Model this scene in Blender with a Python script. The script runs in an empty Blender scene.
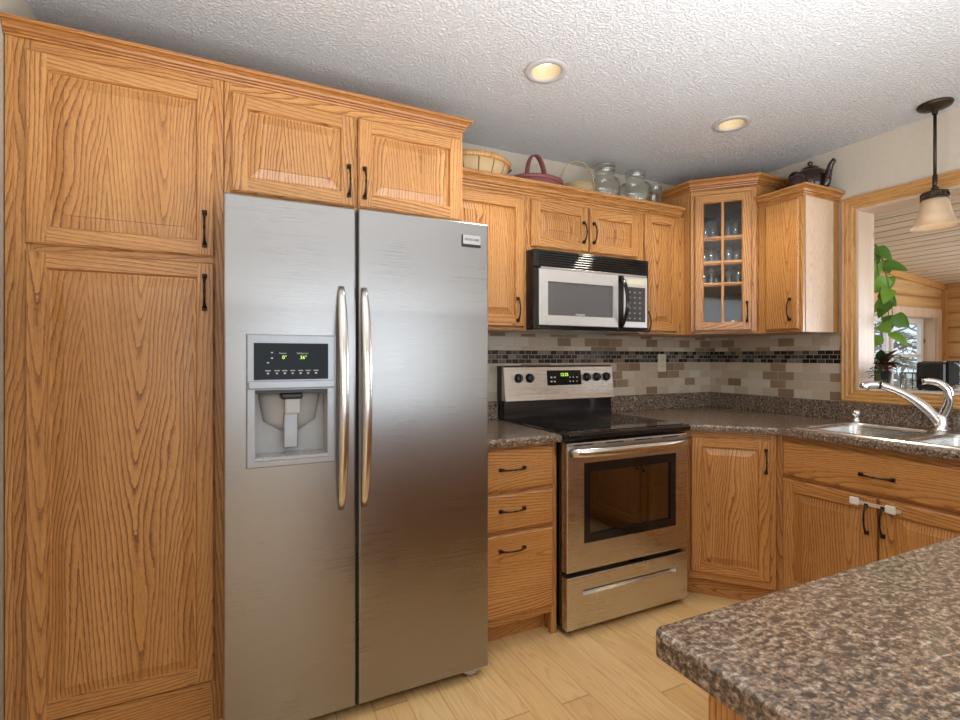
import bpy, bmesh, math, random
from mathutils import Vector, Matrix
from mathutils.geometry import tessellate_polygon
random.seed(7)
PI = math.pi
SC = bpy.context.scene
COL = SC.collection

# ------------------------------------------------------------------ camera, world, exposure, large lights
cam_d = bpy.data.cameras.new('camera'); cam = bpy.data.objects.new('camera', cam_d); COL.objects.link(cam)
cam.location = (-3.073, -2.487, 1.264)
cam.rotation_euler = (PI/2, 0, -0.4505)
cam_d.sensor_fit = 'HORIZONTAL'; cam_d.sensor_width = 36.0
cam_d.lens = 498.26/960*36.0
cam_d.shift_x = (480-475.26)/960
cam_d.shift_y = -(360-356.93)/960
cam_d.clip_start = 0.05
SC.camera = cam
SC.view_settings.view_transform = 'Standard'; SC.view_settings.look = 'None'
SC.view_settings.gamma = 1.0; SC.view_settings.use_curve_mapping = False
SC.view_settings.exposure = 0.0

W = bpy.data.worlds.new('world'); SC.world = W; W.use_nodes = True
bg = W.node_tree.nodes['Background']; bg.inputs[0].default_value = (0.80, 0.90, 1.0, 1); bg.inputs[1].default_value = 1.5

def area(name, loc, rot, sx, sy, power, col):
    l = bpy.data.lights.new(name, 'AREA'); l.shape = 'RECTANGLE'; l.size = sx; l.size_y = sy
    l.energy = power; l.color = col
    o = bpy.data.objects.new(name, l); COL.objects.link(o); o.location = loc; o.rotation_euler = rot
    return o
# daylight through the patio doors behind the camera, the side window and the sunroom glazing
area('patio_door_daylight', (-1.55, -5.92, 1.32), (PI/2, 0, 0), 2.7, 1.5, 34, (0.86, 0.93, 1.0))
area('side_window_daylight', (-3.66, -4.3, 1.45), (PI/2, 0, -PI/2), 1.5, 1.3, 20, (0.93, 0.96, 1.0))
area('sunroom_daylight', (2.9, -2.6, 1.40), (PI/2+.45, 0, PI/2), 2.6, 0.85, 85, (0.95, 0.97, 1.0))

# added fill lamp facing up, brightens the room off the ceiling; no real fixture
area('added_ceiling_fill', (-2.30, -2.55, 1.42), (PI, 0, 0), 2.7, 2.4, 88, (0.93, 0.965, 1.0))

# ------------------------------------------------------------------ material helpers
class NT:
    def __init__(s, name):
        s.m = bpy.data.materials.new(name); s.m.use_nodes = True; s.t = s.m.node_tree
        s.b = s.t.nodes['Principled BSDF']; s.l = s.t.links
    def n(s, kind, **kw):
        x = s.t.nodes.new(kind)
        for k, v in kw.items(): setattr(x, k, v)
        return x
    def put(s, sock, v):
        if hasattr(v, 'is_linked') or hasattr(v, 'links'): s.l.new(v, sock)
        else: sock.default_value = v
    def math(s, op, a, b=0.0, c=None, clamp=False):
        x = s.n('ShaderNodeMath', operation=op); x.use_clamp = clamp
        s.put(x.inputs[0], a); s.put(x.inputs[1], b)
        if c is not None: s.put(x.inputs[2], c)
        return x.outputs[0]
    def uv(s): return s.n('ShaderNodeTexCoord').outputs['UV']
    def ob(s): return s.n('ShaderNodeTexCoord').outputs['Object']
    def mapping(s, vec, scale=(1,1,1), loc=(0,0,0), rot=(0,0,0)):
        x = s.n('ShaderNodeMapping'); s.l.new(vec, x.inputs[0])
        x.inputs['Scale'].default_value = scale; x.inputs['Location'].default_value = loc; x.inputs['Rotation'].default_value = rot
        return x.outputs[0]
    def sep(s, vec):
        x = s.n('ShaderNodeSeparateXYZ'); s.l.new(vec, x.inputs[0]); return x.outputs
    def comb(s, a, b, c=0.0):
        x = s.n('ShaderNodeCombineXYZ'); s.put(x.inputs[0], a); s.put(x.inputs[1], b); s.put(x.inputs[2], c); return x.outputs[0]
    def noise(s, vec, scale=1, detail=2, rough=.5, dist=0):
        x = s.n('ShaderNodeTexNoise'); s.l.new(vec, x.inputs['Vector']); x.inputs['Scale'].default_value = scale
        x.inputs['Detail'].default_value = detail; x.inputs['Roughness'].default_value = rough; x.inputs['Distortion'].default_value = dist
        return x.outputs['Fac']
    def voro(s, vec, scale=1, feature='F1', out='Distance'):
        x = s.n('ShaderNodeTexVoronoi', feature=feature); s.l.new(vec, x.inputs['Vector']); x.inputs['Scale'].default_value = scale
        return x.outputs[out]
    def ramp(s, fac, stops, interp='LINEAR'):
        x = s.n('ShaderNodeValToRGB'); s.l.new(fac, x.inputs[0]); cr = x.color_ramp; cr.interpolation = interp
        while len(cr.elements) < len(stops): cr.elements.new(.5)
        for e, (p, c) in zip(cr.elements, stops):
            e.position = p; e.color = (c, c, c, 1) if isinstance(c, (int, float)) else (*c, 1)
        return x.outputs[0]
    def mix(s, fac, a, b, blend='MIX'):
        x = s.n('ShaderNodeMix', data_type='RGBA', blend_type=blend)
        s.put(x.inputs[0], fac)
        for k, v in ((6, a), (7, b)):
            if isinstance(v, tuple): v = (*v, 1) if len(v) == 3 else v
            s.put(x.inputs[k], v)
        return x.outputs[2]
    def bump(s, h, strength=.3, dist=.002):
        x = s.n('ShaderNodeBump'); x.inputs['Strength'].default_value = strength; x.inputs['Distance'].default_value = dist
        s.l.new(h, x.inputs['Height']); s.l.new(x.outputs[0], s.b.inputs['Normal'])
    def rand(s): return s.n('ShaderNodeObjectInfo').outputs['Random']
    def set(s, **kw):
        for k, v in kw.items():
            k = {'base':'Base Color','rough':'Roughness','metal':'Metallic','coat':'Coat Weight','coatr':'Coat Roughness',
                 'trans':'Transmission Weight','ior':'IOR','spec':'Specular IOR Level','emit':'Emission Color','estr':'Emission Strength',
                 'aniso':'Anisotropic','alpha':'Alpha','sss':'Subsurface Weight'}[k]
            if isinstance(v, tuple): v = (*v, 1)
            s.put(s.b.inputs[k], v)
        return s

def plain(name, col, rough=.5, metal=0, bump=None, **kw):
    t = NT(name)
    nz = t.noise(t.ob(), 35, 3)
    t.set(base=t.mix(nz, tuple(c*.93 for c in col), tuple(min(1, c*1.05) for c in col)), rough=rough, metal=metal, **kw)
    if bump: t.bump(t.noise(t.ob(), bump[0], 3), bump[1], bump[2])
    return t.m

def oak(name, light, mid, dark, ring=84., slope=8., rough=.36, lines=.85, period=.115, coat=.25):
    t = NT(name); s = t.sep(t.uv()); u, v = s[0], s[1]
    low = t.noise(t.comb(t.math('MULTIPLY', u, 5.0), t.math('MULTIPLY', v, 1.1)), 1, 2, .5)
    mids = t.noise(t.comb(t.math('MULTIPLY', u, 30.0), t.math('MULTIPLY', v, 5.0)), 1, 3, .6)
    jag = t.noise(t.comb(t.math('MULTIPLY', u, 40.0), t.math('MULTIPLY', v, 75.0)), 1, 3, .65)
    x = t.math('PINGPONG', t.math('ADD', u, t.math('MULTIPLY', low, .06)), period)
    r = t.math('SQRT', t.math('ADD', t.math('MULTIPLY', x, x), .00022))
    ph = t.math('ADD', t.math('MULTIPLY', r, ring), t.math('MULTIPLY', v, -slope))
    ph = t.math('ADD', ph, t.math('MULTIPLY', low, 8.0))
    ph = t.math('ADD', ph, t.math('MULTIPLY', mids, .9))
    ph = t.math('ADD', ph, t.math('MULTIPLY', jag, .38))
    fr = t.math('FRACT', ph)
    line = t.ramp(fr, [(0, 1.0), (.07, .95), (.20, .45), (.42, .14), (.80, 0.0), (.96, .05), (1, 1.0)])
    line = t.math('MULTIPLY', line, t.math('ADD', .55, t.math('MULTIPLY', t.ramp(low, [(.35, 0.0), (.65, 1.0)]), .55)), clamp=True)
    por = t.noise(t.comb(t.math('MULTIPLY', u, 430.0), t.math('MULTIPLY', v, 26.0)), 1, 2, .6)
    pore = t.ramp(por, [(.50, 0.0), (.60, 1.0)])
    streak = t.noise(t.comb(t.math('MULTIPLY', u, 130.0), t.math('MULTIPLY', v, 2.5)), 1, 3, .6)
    tone = t.noise(t.comb(t.math('MULTIPLY', u, 9.0), t.math('MULTIPLY', v, .7)), 1, 2, .5)
    base = t.mix(t.ramp(tone, [(.3, 0.0), (.7, 1.0)]), light, mid)
    c = t.mix(t.math('MULTIPLY', line, lines), base, dark)
    c = t.mix(t.math('MULTIPLY', t.math('MULTIPLY', pore, t.math('ADD', line, .34)), .55), c, tuple(k*.62 for k in dark))
    c = t.mix(t.math('MULTIPLY', t.ramp(streak, [(.45, 0.0), (.75, 1.0)]), .32), c, dark)
    h = t.n('ShaderNodeHueSaturation'); t.l.new(c, h.inputs['Color'])
    t.l.new(t.math('ADD', t.math('MULTIPLY', t.rand(), .12), .94), h.inputs['Value'])
    t.set(base=h.outputs[0], rough=rough, coat=coat, coatr=.22)
    t.bump(t.math('SUBTRACT', 1.0, t.math('MULTIPLY', pore, line)), .18, .0006)
    return t.m

M = {}
M['oak'] = oak('honey_oak', (.65,.33,.106), (.545,.25,.070), (.20,.060,.015), lines=.92, ring=80., slope=6., period=.15)
M['oak_trim'] = oak('honey_oak_molding', (.56,.25,.068), (.45,.18,.043), (.23,.072,.016), ring=120., slope=4.)
M['pine_trim'] = oak('golden_pine_trim', (.62,.35,.12), (.54,.28,.09), (.36,.16,.045), ring=60., slope=2.5, lines=.7)

def pine_log():
    t = NT('knotty_pine_boards'); s = t.sep(t.ob())
    z = s[2]; xy = t.math('ADD', s[0], s[1])
    row = t.math('FLOOR', t.math('DIVIDE', z, .14)); fr = t.math('FRACT', t.math('DIVIDE', z, .14))
    v = t.comb(t.math('MULTIPLY', xy, 1.2), t.math('MULTIPLY', z, 18.0), t.math('MULTIPLY', row, 3.7))
    g = t.noise(v, 1, 4, .6, .8)
    c = t.mix(t.ramp(g, [(.3, 0.0), (.7, 1.0)]), (.62,.40,.18), (.46,.24,.085))
    kn = t.voro(t.comb(t.math('MULTIPLY', xy, 2.6), t.math('MULTIPLY', z, 5.2), row), 1)
    c = t.mix(t.ramp(kn, [(.05, 1.0), (.12, 0.0)]), c, (.16,.06,.025))
    seam = t.ramp(fr, [(0, 1.0), (.05, 0.0), (.95, 0.0), (1, 1.0)])
    c = t.mix(t.math('MULTIPLY', seam, .75), c, (.17,.08,.03))
    t.set(base=c, rough=.5)
    t.bump(t.ramp(fr, [(0, 0.0), (.12, .8), (.5, 1.0), (.88, .8), (1, 0.0)]), .8, .02)
    return t.m
M['pine_log'] = pine_log()

def plank_ceiling():
    t = NT('whitewashed_pine_planks'); s = t.sep(t.ob())
    x, y = s[0], s[1]
    k = t.math('DIVIDE', x, .135); row = t.math('FLOOR', k); fr = t.math('FRACT', k)
    g = t.noise(t.comb(t.math('MULTIPLY', x, 26.0), t.math('MULTIPLY', y, 1.6), t.math('MULTIPLY', row, 2.3)), 1, 4, .6, .6)
    c = t.mix(t.ramp(g, [(.3, 0.0), (.72, 1.0)]), (.70,.62,.50), (.50,.41,.31))
    kn = t.voro(t.comb(t.math('MULTIPLY', x, 5.0), t.math('MULTIPLY', y, 2.2), row), 1)
    c = t.mix(t.ramp(kn, [(.03, 1.0), (.07, 0.0)]), c, (.12,.07,.05))
    seam = t.ramp(fr, [(0, 1.0), (.11, 0.0), (.89, 0.0), (1, 1.0)])
    c = t.mix(t.math('MULTIPLY', seam, .85), c, (.07,.045,.03))
    t.set(base=c, rough=.55); t.bump(t.math('SUBTRACT', 1.0, seam), .6, .01)
    return t.m
M['plank_ceiling'] = plank_ceiling()

def jamb_pine():
    t = NT('pale_knotty_pine'); s = t.sep(t.ob())
    a = t.math('ADD', s[0], s[1])
    g = t.noise(t.comb(t.math('MULTIPLY', a, 22.0), t.math('MULTIPLY', s[2], 1.6)), 1, 4, .6, .7)
    c = t.mix(t.ramp(g, [(.3, 0.0), (.7, 1.0)]), (.62,.48,.36), (.52,.37,.25))
    kn = t.voro(t.comb(t.math('MULTIPLY', a, 9.0), t.math('MULTIPLY', s[2], 4.2), 0.3), 1)
    c = t.mix(t.ramp(kn, [(.05, 1.0), (.13, 0.0)]), c, (.24,.12,.07))
    t.set(base=c, rough=.45); return t.m
M['jamb_pine'] = jamb_pine()

def laminate():
    t = NT('speckled_granite_laminate'); o = t.ob()
    a = t.noise(t.mapping(o, (62, 118, 105), rot=(0,0,.4)), 1, 5, .68, .5)
    b = t.noise(t.mapping(o, (190, 140, 190), loc=(3,1,7), rot=(0,0,.4)), 1, 4, .65)
    d = t.noise(t.mapping(o, (7, 11, 9), loc=(9,4,2)), 1, 2)
    f = t.math('ADD', t.math('MULTIPLY', a, .62), t.math('MULTIPLY', b, .38))
    c = t.ramp(f, [(.37, (.008,.007,.008)), (.43, (.035,.026,.021)), (.475, (.115,.072,.045)), (.515, (.26,.170,.108)), (.555, (.34,.255,.185)), (.62, (.56,.48,.39))])
    g = t.ramp(t.noise(t.mapping(o, (105, 160, 140), loc=(5,5,1)), 1, 4, .6), [(.54, 0.0), (.60, 1.0)])
    c = t.mix(t.math('MULTIPLY', g, .72), c, (.085,.085,.082))
    c = t.mix(t.math('MULTIPLY', d, .42), c, (.10,.070,.050))
    t.set(base=c, rough=.24, spec=.7, coat=.35, coatr=.15)
    t.bump(t.noise(t.mapping(o, (260,260,260)), 1, 2), .10, .0006)
    return t.m
M['laminate'] = laminate()

def steel(name, col=(.56,.56,.565), rough=.30, horiz=True):
    t = NT(name); o = t.ob()
    sc = (3, 3, 420) if horiz else (420, 420, 3)
    n = t.noise(t.mapping(o, sc), 1, 3, .6)
    n2 = t.noise(t.mapping(o, (3, 3, 3)), 1, 3, .5)
    t.set(base=t.mix(n, tuple(c*.93 for c in col), col), metal=1.0, rough=t.math('ADD', t.math('MULTIPLY', n, .10), t.math('ADD', t.math('MULTIPLY', n2, .08), rough-.09)))
    t.bump(n, .022, .0004)
    return t.m
M['steel'] = steel('brushed_stainless', (.345,.335,.328), .29)
M['steel_range'] = steel('brushed_stainless_range', (.62,.60,.58), .28)
M['sink_steel'] = steel('satin_sink_steel', (.62,.61,.59), .27)
M['chrome'] = plain('polished_chrome', (.78,.79,.80), .10, 1.0)
M['handle_steel'] = plain('satin_handle_metal', (.70,.69,.68), .20, 1.0)
M['badge'] = plain('badge_metal', (.55,.55,.55), .3, 1.0)
M['bronze'] = plain('oil_rubbed_bronze', (.035,.026,.021), .36, .75)
M['bronze_lamp'] = plain('dark_bronze_lamp_metal', (.050,.034,.022), .42, .7)
M['black_gloss'] = plain('black_gloss_enamel', (.008,.008,.009), .08)
M['black_glass'] = plain('black_ceramic_glass', (.006,.006,.007), .05)
M['panel_glass'] = plain('black_display_glass', (.004,.005,.006), .04, spec=.12)
M['burner'] = plain('grey_burner_print', (.045,.045,.048), .16)
M['toaster_matte'] = plain('matte_black_toaster_end', (.012,.012,.012), .9, spec=.05)
M['key_grey'] = plain('grey_key_print', (.22,.225,.24), .3)
M['black_plastic'] = plain('black_plastic', (.014,.014,.015), .32)
M['dark_gap'] = plain('black_gasket', (.008,.008,.008), .7)
M['grey_plastic'] = plain('grey_dispenser_plastic', (.46,.46,.46), .35)
M['silver_plastic'] = plain('silver_painted_bezel', (.36,.375,.40), .30, .5)
M['silver_panel'] = plain('light_silver_panel', (.60,.60,.60), .30, .45)
M['white_plastic'] = plain('white_plastic', (.82,.80,.77), .35)
M['strap'] = plain('pale_strap_plastic', (.62,.50,.40), .4)
M['almond'] = plain('almond_plastic', (.66,.62,.46), .4)
M['dark_slot'] = plain('dark_slot', (.03,.03,.025), .6)
M['cab_inside'] = plain('grey_cabinet_lining', (.10,.105,.11), .6)
M['side_veneer_glare'] = oak('smooth_side_veneer_painted_glare', (.80,.62,.46), (.74,.55,.39), (.58,.38,.23), lines=.35, rough=.5, coat=.15)  # paleness is window glare painted into the veneer colour
M['wall'] = plain('greige_wall_paint', (.56,.49,.40), .75, bump=(160, .15, .001))
M['white_trim'] = plain('white_window_paint', (.78,.79,.80), .4)
M['ledge'] = plain('white_ledge_paint', (.74,.70,.68), .35)
M['glaze'] = plain('brown_teapot_glaze', (.022,.007,.005), .08, coat=.2)
M['leaf'] = plain('bright_pothos_leaf', (.19,.40,.045), .38)
M['leaf_mid'] = plain('green_pothos_leaf', (.085,.22,.028), .35)
M['leaf_dark'] = plain('dark_green_leaf', (.035,.075,.022), .4)
M['leaf_red'] = plain('burgundy_leaf', (.11,.028,.028), .45)
M['stem'] = plain('plant_stem', (.16,.22,.06), .6)
M['soil'] = plain('potting_soil', (.03,.02,.014), .9)
M['pot_dark'] = plain('dark_green_pot', (.016,.025,.024), .3)
M['pot_clay'] = plain('terracotta_pot', (.45,.19,.10), .7)
M['red_basket'] = plain('dusty_red_painted_splint', (.24,.075,.075), .5, bump=(120,.4,.002))
M['foil'] = plain('silver_foil', (.7,.7,.7), .3, 1.0, bump=(60,.8,.004))
M['bark'] = plain('pine_bark', (.22,.19,.17), .9)
M['needle'] = plain('pine_needles', (.30,.33,.30), .8)
M['snow'] = plain('pale_ground_outside', (.55,.56,.56), .9)
M['knit'] = plain('reddish_dried_petals', (.45,.20,.18), .8)

def wicker(name, c1, c2, su=60., sv=110.):
    t = NT(name); s = t.sep(t.uv())
    a = t.math('SINE', t.math('MULTIPLY', s[0], su*6.283)); b = t.math('SINE', t.math('MULTIPLY', s[1], sv*6.283))
    w = t.math('ADD', t.math('MULTIPLY', t.math('MULTIPLY', a, b), .5), .5)
    t.set(base=t.mix(w, c1, c2), rough=.6); t.bump(w, .8, .004); return t.m
M['wicker'] = wicker('woven_wicker', (.30,.20,.09), (.60,.46,.26), 26., 60.)
def splint():
    t = NT('wood_splint_basket'); s = t.sep(t.uv())
    fr = t.math('FRACT', t.math('MULTIPLY', s[0], 14.0))
    g = t.noise(t.comb(t.math('MULTIPLY', s[0], 90.0), t.math('MULTIPLY', s[1], 8.0)), 1, 3)
    c = t.mix(g, (.60,.44,.24), (.48,.32,.15))
    e = t.ramp(fr, [(0, 1.0), (.07, 0.0), (.93, 0.0), (1, 1.0)])
    t.set(base=t.mix(e, c, (.10,.055,.02)), rough=.6); t.bump(t.math('SUBTRACT', 1.0, e), .7, .004); return t.m
M['splint'] = splint()

def ceiling_mat():
    t = NT('textured_ceiling'); o = t.ob()
    n = t.noise(t.mapping(o, (105, 105, 105)), 1, 3, .6, .1)
    h = t.ramp(n, [(.38, 0.0), (.62, 1.0)])
    t.set(base=t.mix(h, (.70,.70,.71), (.78,.78,.785)), rough=.85)
    t.bump(h, .75, .010); return t.m
M['ceiling'] = ceiling_mat()

def floor_mat():
    t = NT('pale_wood_floor'); s = t.sep(t.ob()); x, y = s[0], s[1]
    k = t.math('DIVIDE', x, .125); row = t.math('FLOOR', k); fr = t.math('FRACT', k)
    wn = t.n('ShaderNodeTexWhiteNoise', noise_dimensions='1D'); t.l.new(row, wn.inputs['W']); off = wn.outputs['Value']
    yy = t.math('ADD', t.math('DIVIDE', y, 1.25), off); seg = t.math('FLOOR', yy); fy = t.math('FRACT', yy)
    wn2 = t.n('ShaderNodeTexWhiteNoise', noise_dimensions='2D'); t.l.new(t.comb(row, seg), wn2.inputs['Vector']); rr = wn2.outputs['Value']
    low = t.noise(t.comb(t.math('MULTIPLY', x, 14.0), t.math('MULTIPLY', y, 1.3), t.math('MULTIPLY', rr, 31.0)), 1, 2, .5)
    ph = t.math('FRACT', t.math('ADD', t.math('MULTIPLY', low, 9.0), t.math('MULTIPLY', x, 26.0)))
    line = t.ramp(ph, [(0, 1.0), (.22, .25), (.8, 0.0), (1, 1.0)])
    fine = t.noise(t.comb(t.math('MULTIPLY', x, 260.0), t.math('MULTIPLY', y, 7.0)), 1, 3, .6)
    c = t.mix(rr, (.80,.565,.28), (.70,.46,.20))
    c = t.mix(t.math('MULTIPLY', line, .38), c, (.46,.25,.09))
    c = t.mix(t.math('MULTIPLY', t.ramp(fine, [(.45, 0.0), (.7, 1.0)]), .30), c, (.44,.26,.10))
    e1 = t.ramp(fr, [(0, 1.0), (.018, 0.0), (.982, 0.0), (1, 1.0)])
    e2 = t.ramp(fy, [(0, 1.0), (.0022, 0.0), (.9978, 0.0), (1, 1.0)])
    e = t.math('MAXIMUM', e1, e2)
    c = t.mix(t.math('MULTIPLY', e, .65), c, (.24,.12,.045))
    t.set(base=c, rough=.30); t.bump(t.math('SUBTRACT', 1.0, e), .25, .001); return t.m
M['floor'] = floor_mat()

def tile_mat():
    t = NT('stone_tile_with_glass_mosaic_band'); uv = t.uv(); s = t.sep(uv)
    def brick(w, h, mortar, oy, sm=.1):
        b = t.n('ShaderNodeTexBrick'); t.l.new(t.mapping(uv, loc=(0, -oy, 0)), b.inputs['Vector'])
        b.inputs['Scale'].default_value = 1; b.inputs['Brick Width'].default_value = w; b.inputs['Row Height'].default_value = h
        b.inputs['Mortar Size'].default_value = mortar; b.inputs['Mortar Smooth'].default_value = sm
        b.inputs['Color1'].default_value = (0,0,0,1); b.inputs['Color2'].default_value = (1,1,1,1); b.inputs['Mortar'].default_value = (.5,.5,.5,1)
        return b.outputs['Color'], b.outputs['Fac']
    c1, m1 = brick(.1015, .052, .0013, 1.016)
    c2, m2 = brick(.044, .0252, .0013, 1.2265)
    field = t.ramp(c1, [(0, (.56,.46,.335)), (.22, (.62,.54,.43)), (.42, (.52,.43,.32)), (.58, (.66,.59,.49)), (.71, (.30,.20,.12)), (.86, (.235,.15,.085))], 'CONSTANT')
    mos = t.ramp(c2, [(0, (.014,.010,.008)), (.36, (.035,.020,.014)), (.56, (.13,.095,.07)), (.72, (.065,.065,.072)), (.84, (.22,.165,.12))], 'CONSTANT')
    spk = t.noise(t.mapping(uv, (160,160,1)), 1, 4, .65)
    field = t.mix(t.math('MULTIPLY', t.ramp(spk, [(.35, 1.0), (.6, 0.0)]), .32), field, (.30,.235,.165))
    field = t.mix(m1, field, (.56,.51,.43)); mos = t.mix(m2, mos, (.42,.38,.33))
    band = t.math('MULTIPLY', t.math('GREATER_THAN', s[1], 1.2265), t.math('LESS_THAN', s[1], 1.3021))
    t.set(base=t.mix(band, field, mos), rough=t.math('SUBTRACT', .55, t.math('MULTIPLY', band, .35)))
    hm = t.n('ShaderNodeMix', data_type='FLOAT'); t.l.new(band, hm.inputs[0]); t.l.new(m1, hm.inputs[2]); t.l.new(m2, hm.inputs[3])
    t.bump(t.math('ADD', t.math('SUBTRACT', 1.0, hm.outputs[0]), t.math('MULTIPLY', spk, .2)), .55, .002)
    return t.m
M['tile'] = tile_mat()

def glass(name, col=(1,1,1), rough=0.0, ior=1.45):
    t = NT(name)
    t.set(base=t.mix(t.noise(t.ob(), 9, 1), tuple(c*.985 for c in col), col), trans=1.0, rough=rough, ior=ior); return t.m
def pane_mat(name, tint, refl, dark=0.0):
    t = NT(name)
    tr = t.n('ShaderNodeBsdfTransparent'); tr.inputs[0].default_value = (*tint, 1)
    gl = t.n('ShaderNodeBsdfGlossy'); gl.inputs['Roughness'].default_value = .03; gl.inputs[0].default_value = (.9,.9,.9,1)
    fz = t.n('ShaderNodeFresnel'); t.l.new(t.math('SUBTRACT', 1.5, t.math('MULTIPLY', t.n('ShaderNodeNewGeometry').outputs['Backfacing'], .8333)), fz.inputs[0])
    mx = t.n('ShaderNodeMixShader'); t.l.new(t.math('MULTIPLY', fz.outputs[0], refl, clamp=True), mx.inputs[0])
    t.l.new(tr.outputs[0], mx.inputs[1]); t.l.new(gl.outputs[0], mx.inputs[2])
    if dark > 0:
        df = t.n('ShaderNodeBsdfDiffuse'); df.inputs[0].default_value = (.9,.93,.95,1); m2 = t.n('ShaderNodeMixShader'); m2.inputs[0].default_value = dark
        t.l.new(mx.outputs[0], m2.inputs[1]); t.l.new(df.outputs[0], m2.inputs[2]); mx = m2
    out = t.t.nodes['Material Output']; t.l.new(mx.outputs[0], out.inputs[0]); return t.m
M['pane'] = pane_mat('window_pane_glass', (.95,.97,.97), 1.0)
M['cab_pane'] = pane_mat('cabinet_pane_glass', (.93,.95,.96), .55)
M['jar_glass'] = pane_mat('clear_jar_glass', (.945,.955,.94), 2.2)
M['glassware'] = pane_mat('thin_glassware', (.84,.88,.90), 6.0, .05)
M['oven_pane'] = pane_mat('tinted_oven_glass', (.34,.31,.28), 3.2)
M['oven_inside'] = plain('oven_cavity_enamel', (.24,.19,.15), .4)
M['mw_window'] = plain('grey_microwave_window', (.13,.13,.135), .22, .25)

def emit(name, col, s, base=(.8,.8,.8)):
    t = NT(name); t.set(base=t.mix(t.noise(t.ob(), 5, 1), base, base), emit=col, estr=s, rough=.4); return t.m
M['lcd_green'] = emit('green_display_digits', (.55,1.0,.12), 1.6, (.1,.2,.05))
M['lcd_white'] = plain('printed_white_legend', (.62,.66,.70), .5)
M['lamp_on'] = emit('lit_bulb', (1.0,.94,.82), 2.2)
M['baffle'] = plain('cream_can_baffle', (.60,.50,.32), .5)
M['can_ring'] = plain('grey_white_trim_ring', (.50,.48,.47), .4)
def shade_mat():
    t = NT('alabaster_glass_shade'); n = t.noise(t.ob(), 14, 3, .6, 1.0)
    t.set(base=t.mix(n, (.60,.49,.36), (.50,.37,.24)), rough=.35, trans=.35, sss=0.0)
    t.set(emit=t.mix(n, (1.0,.72,.42), (.85,.50,.25)), estr=.07)
    t.put(t.b.inputs['Roughness'], .6); return t.m
M['shade'] = shade_mat()

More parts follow.
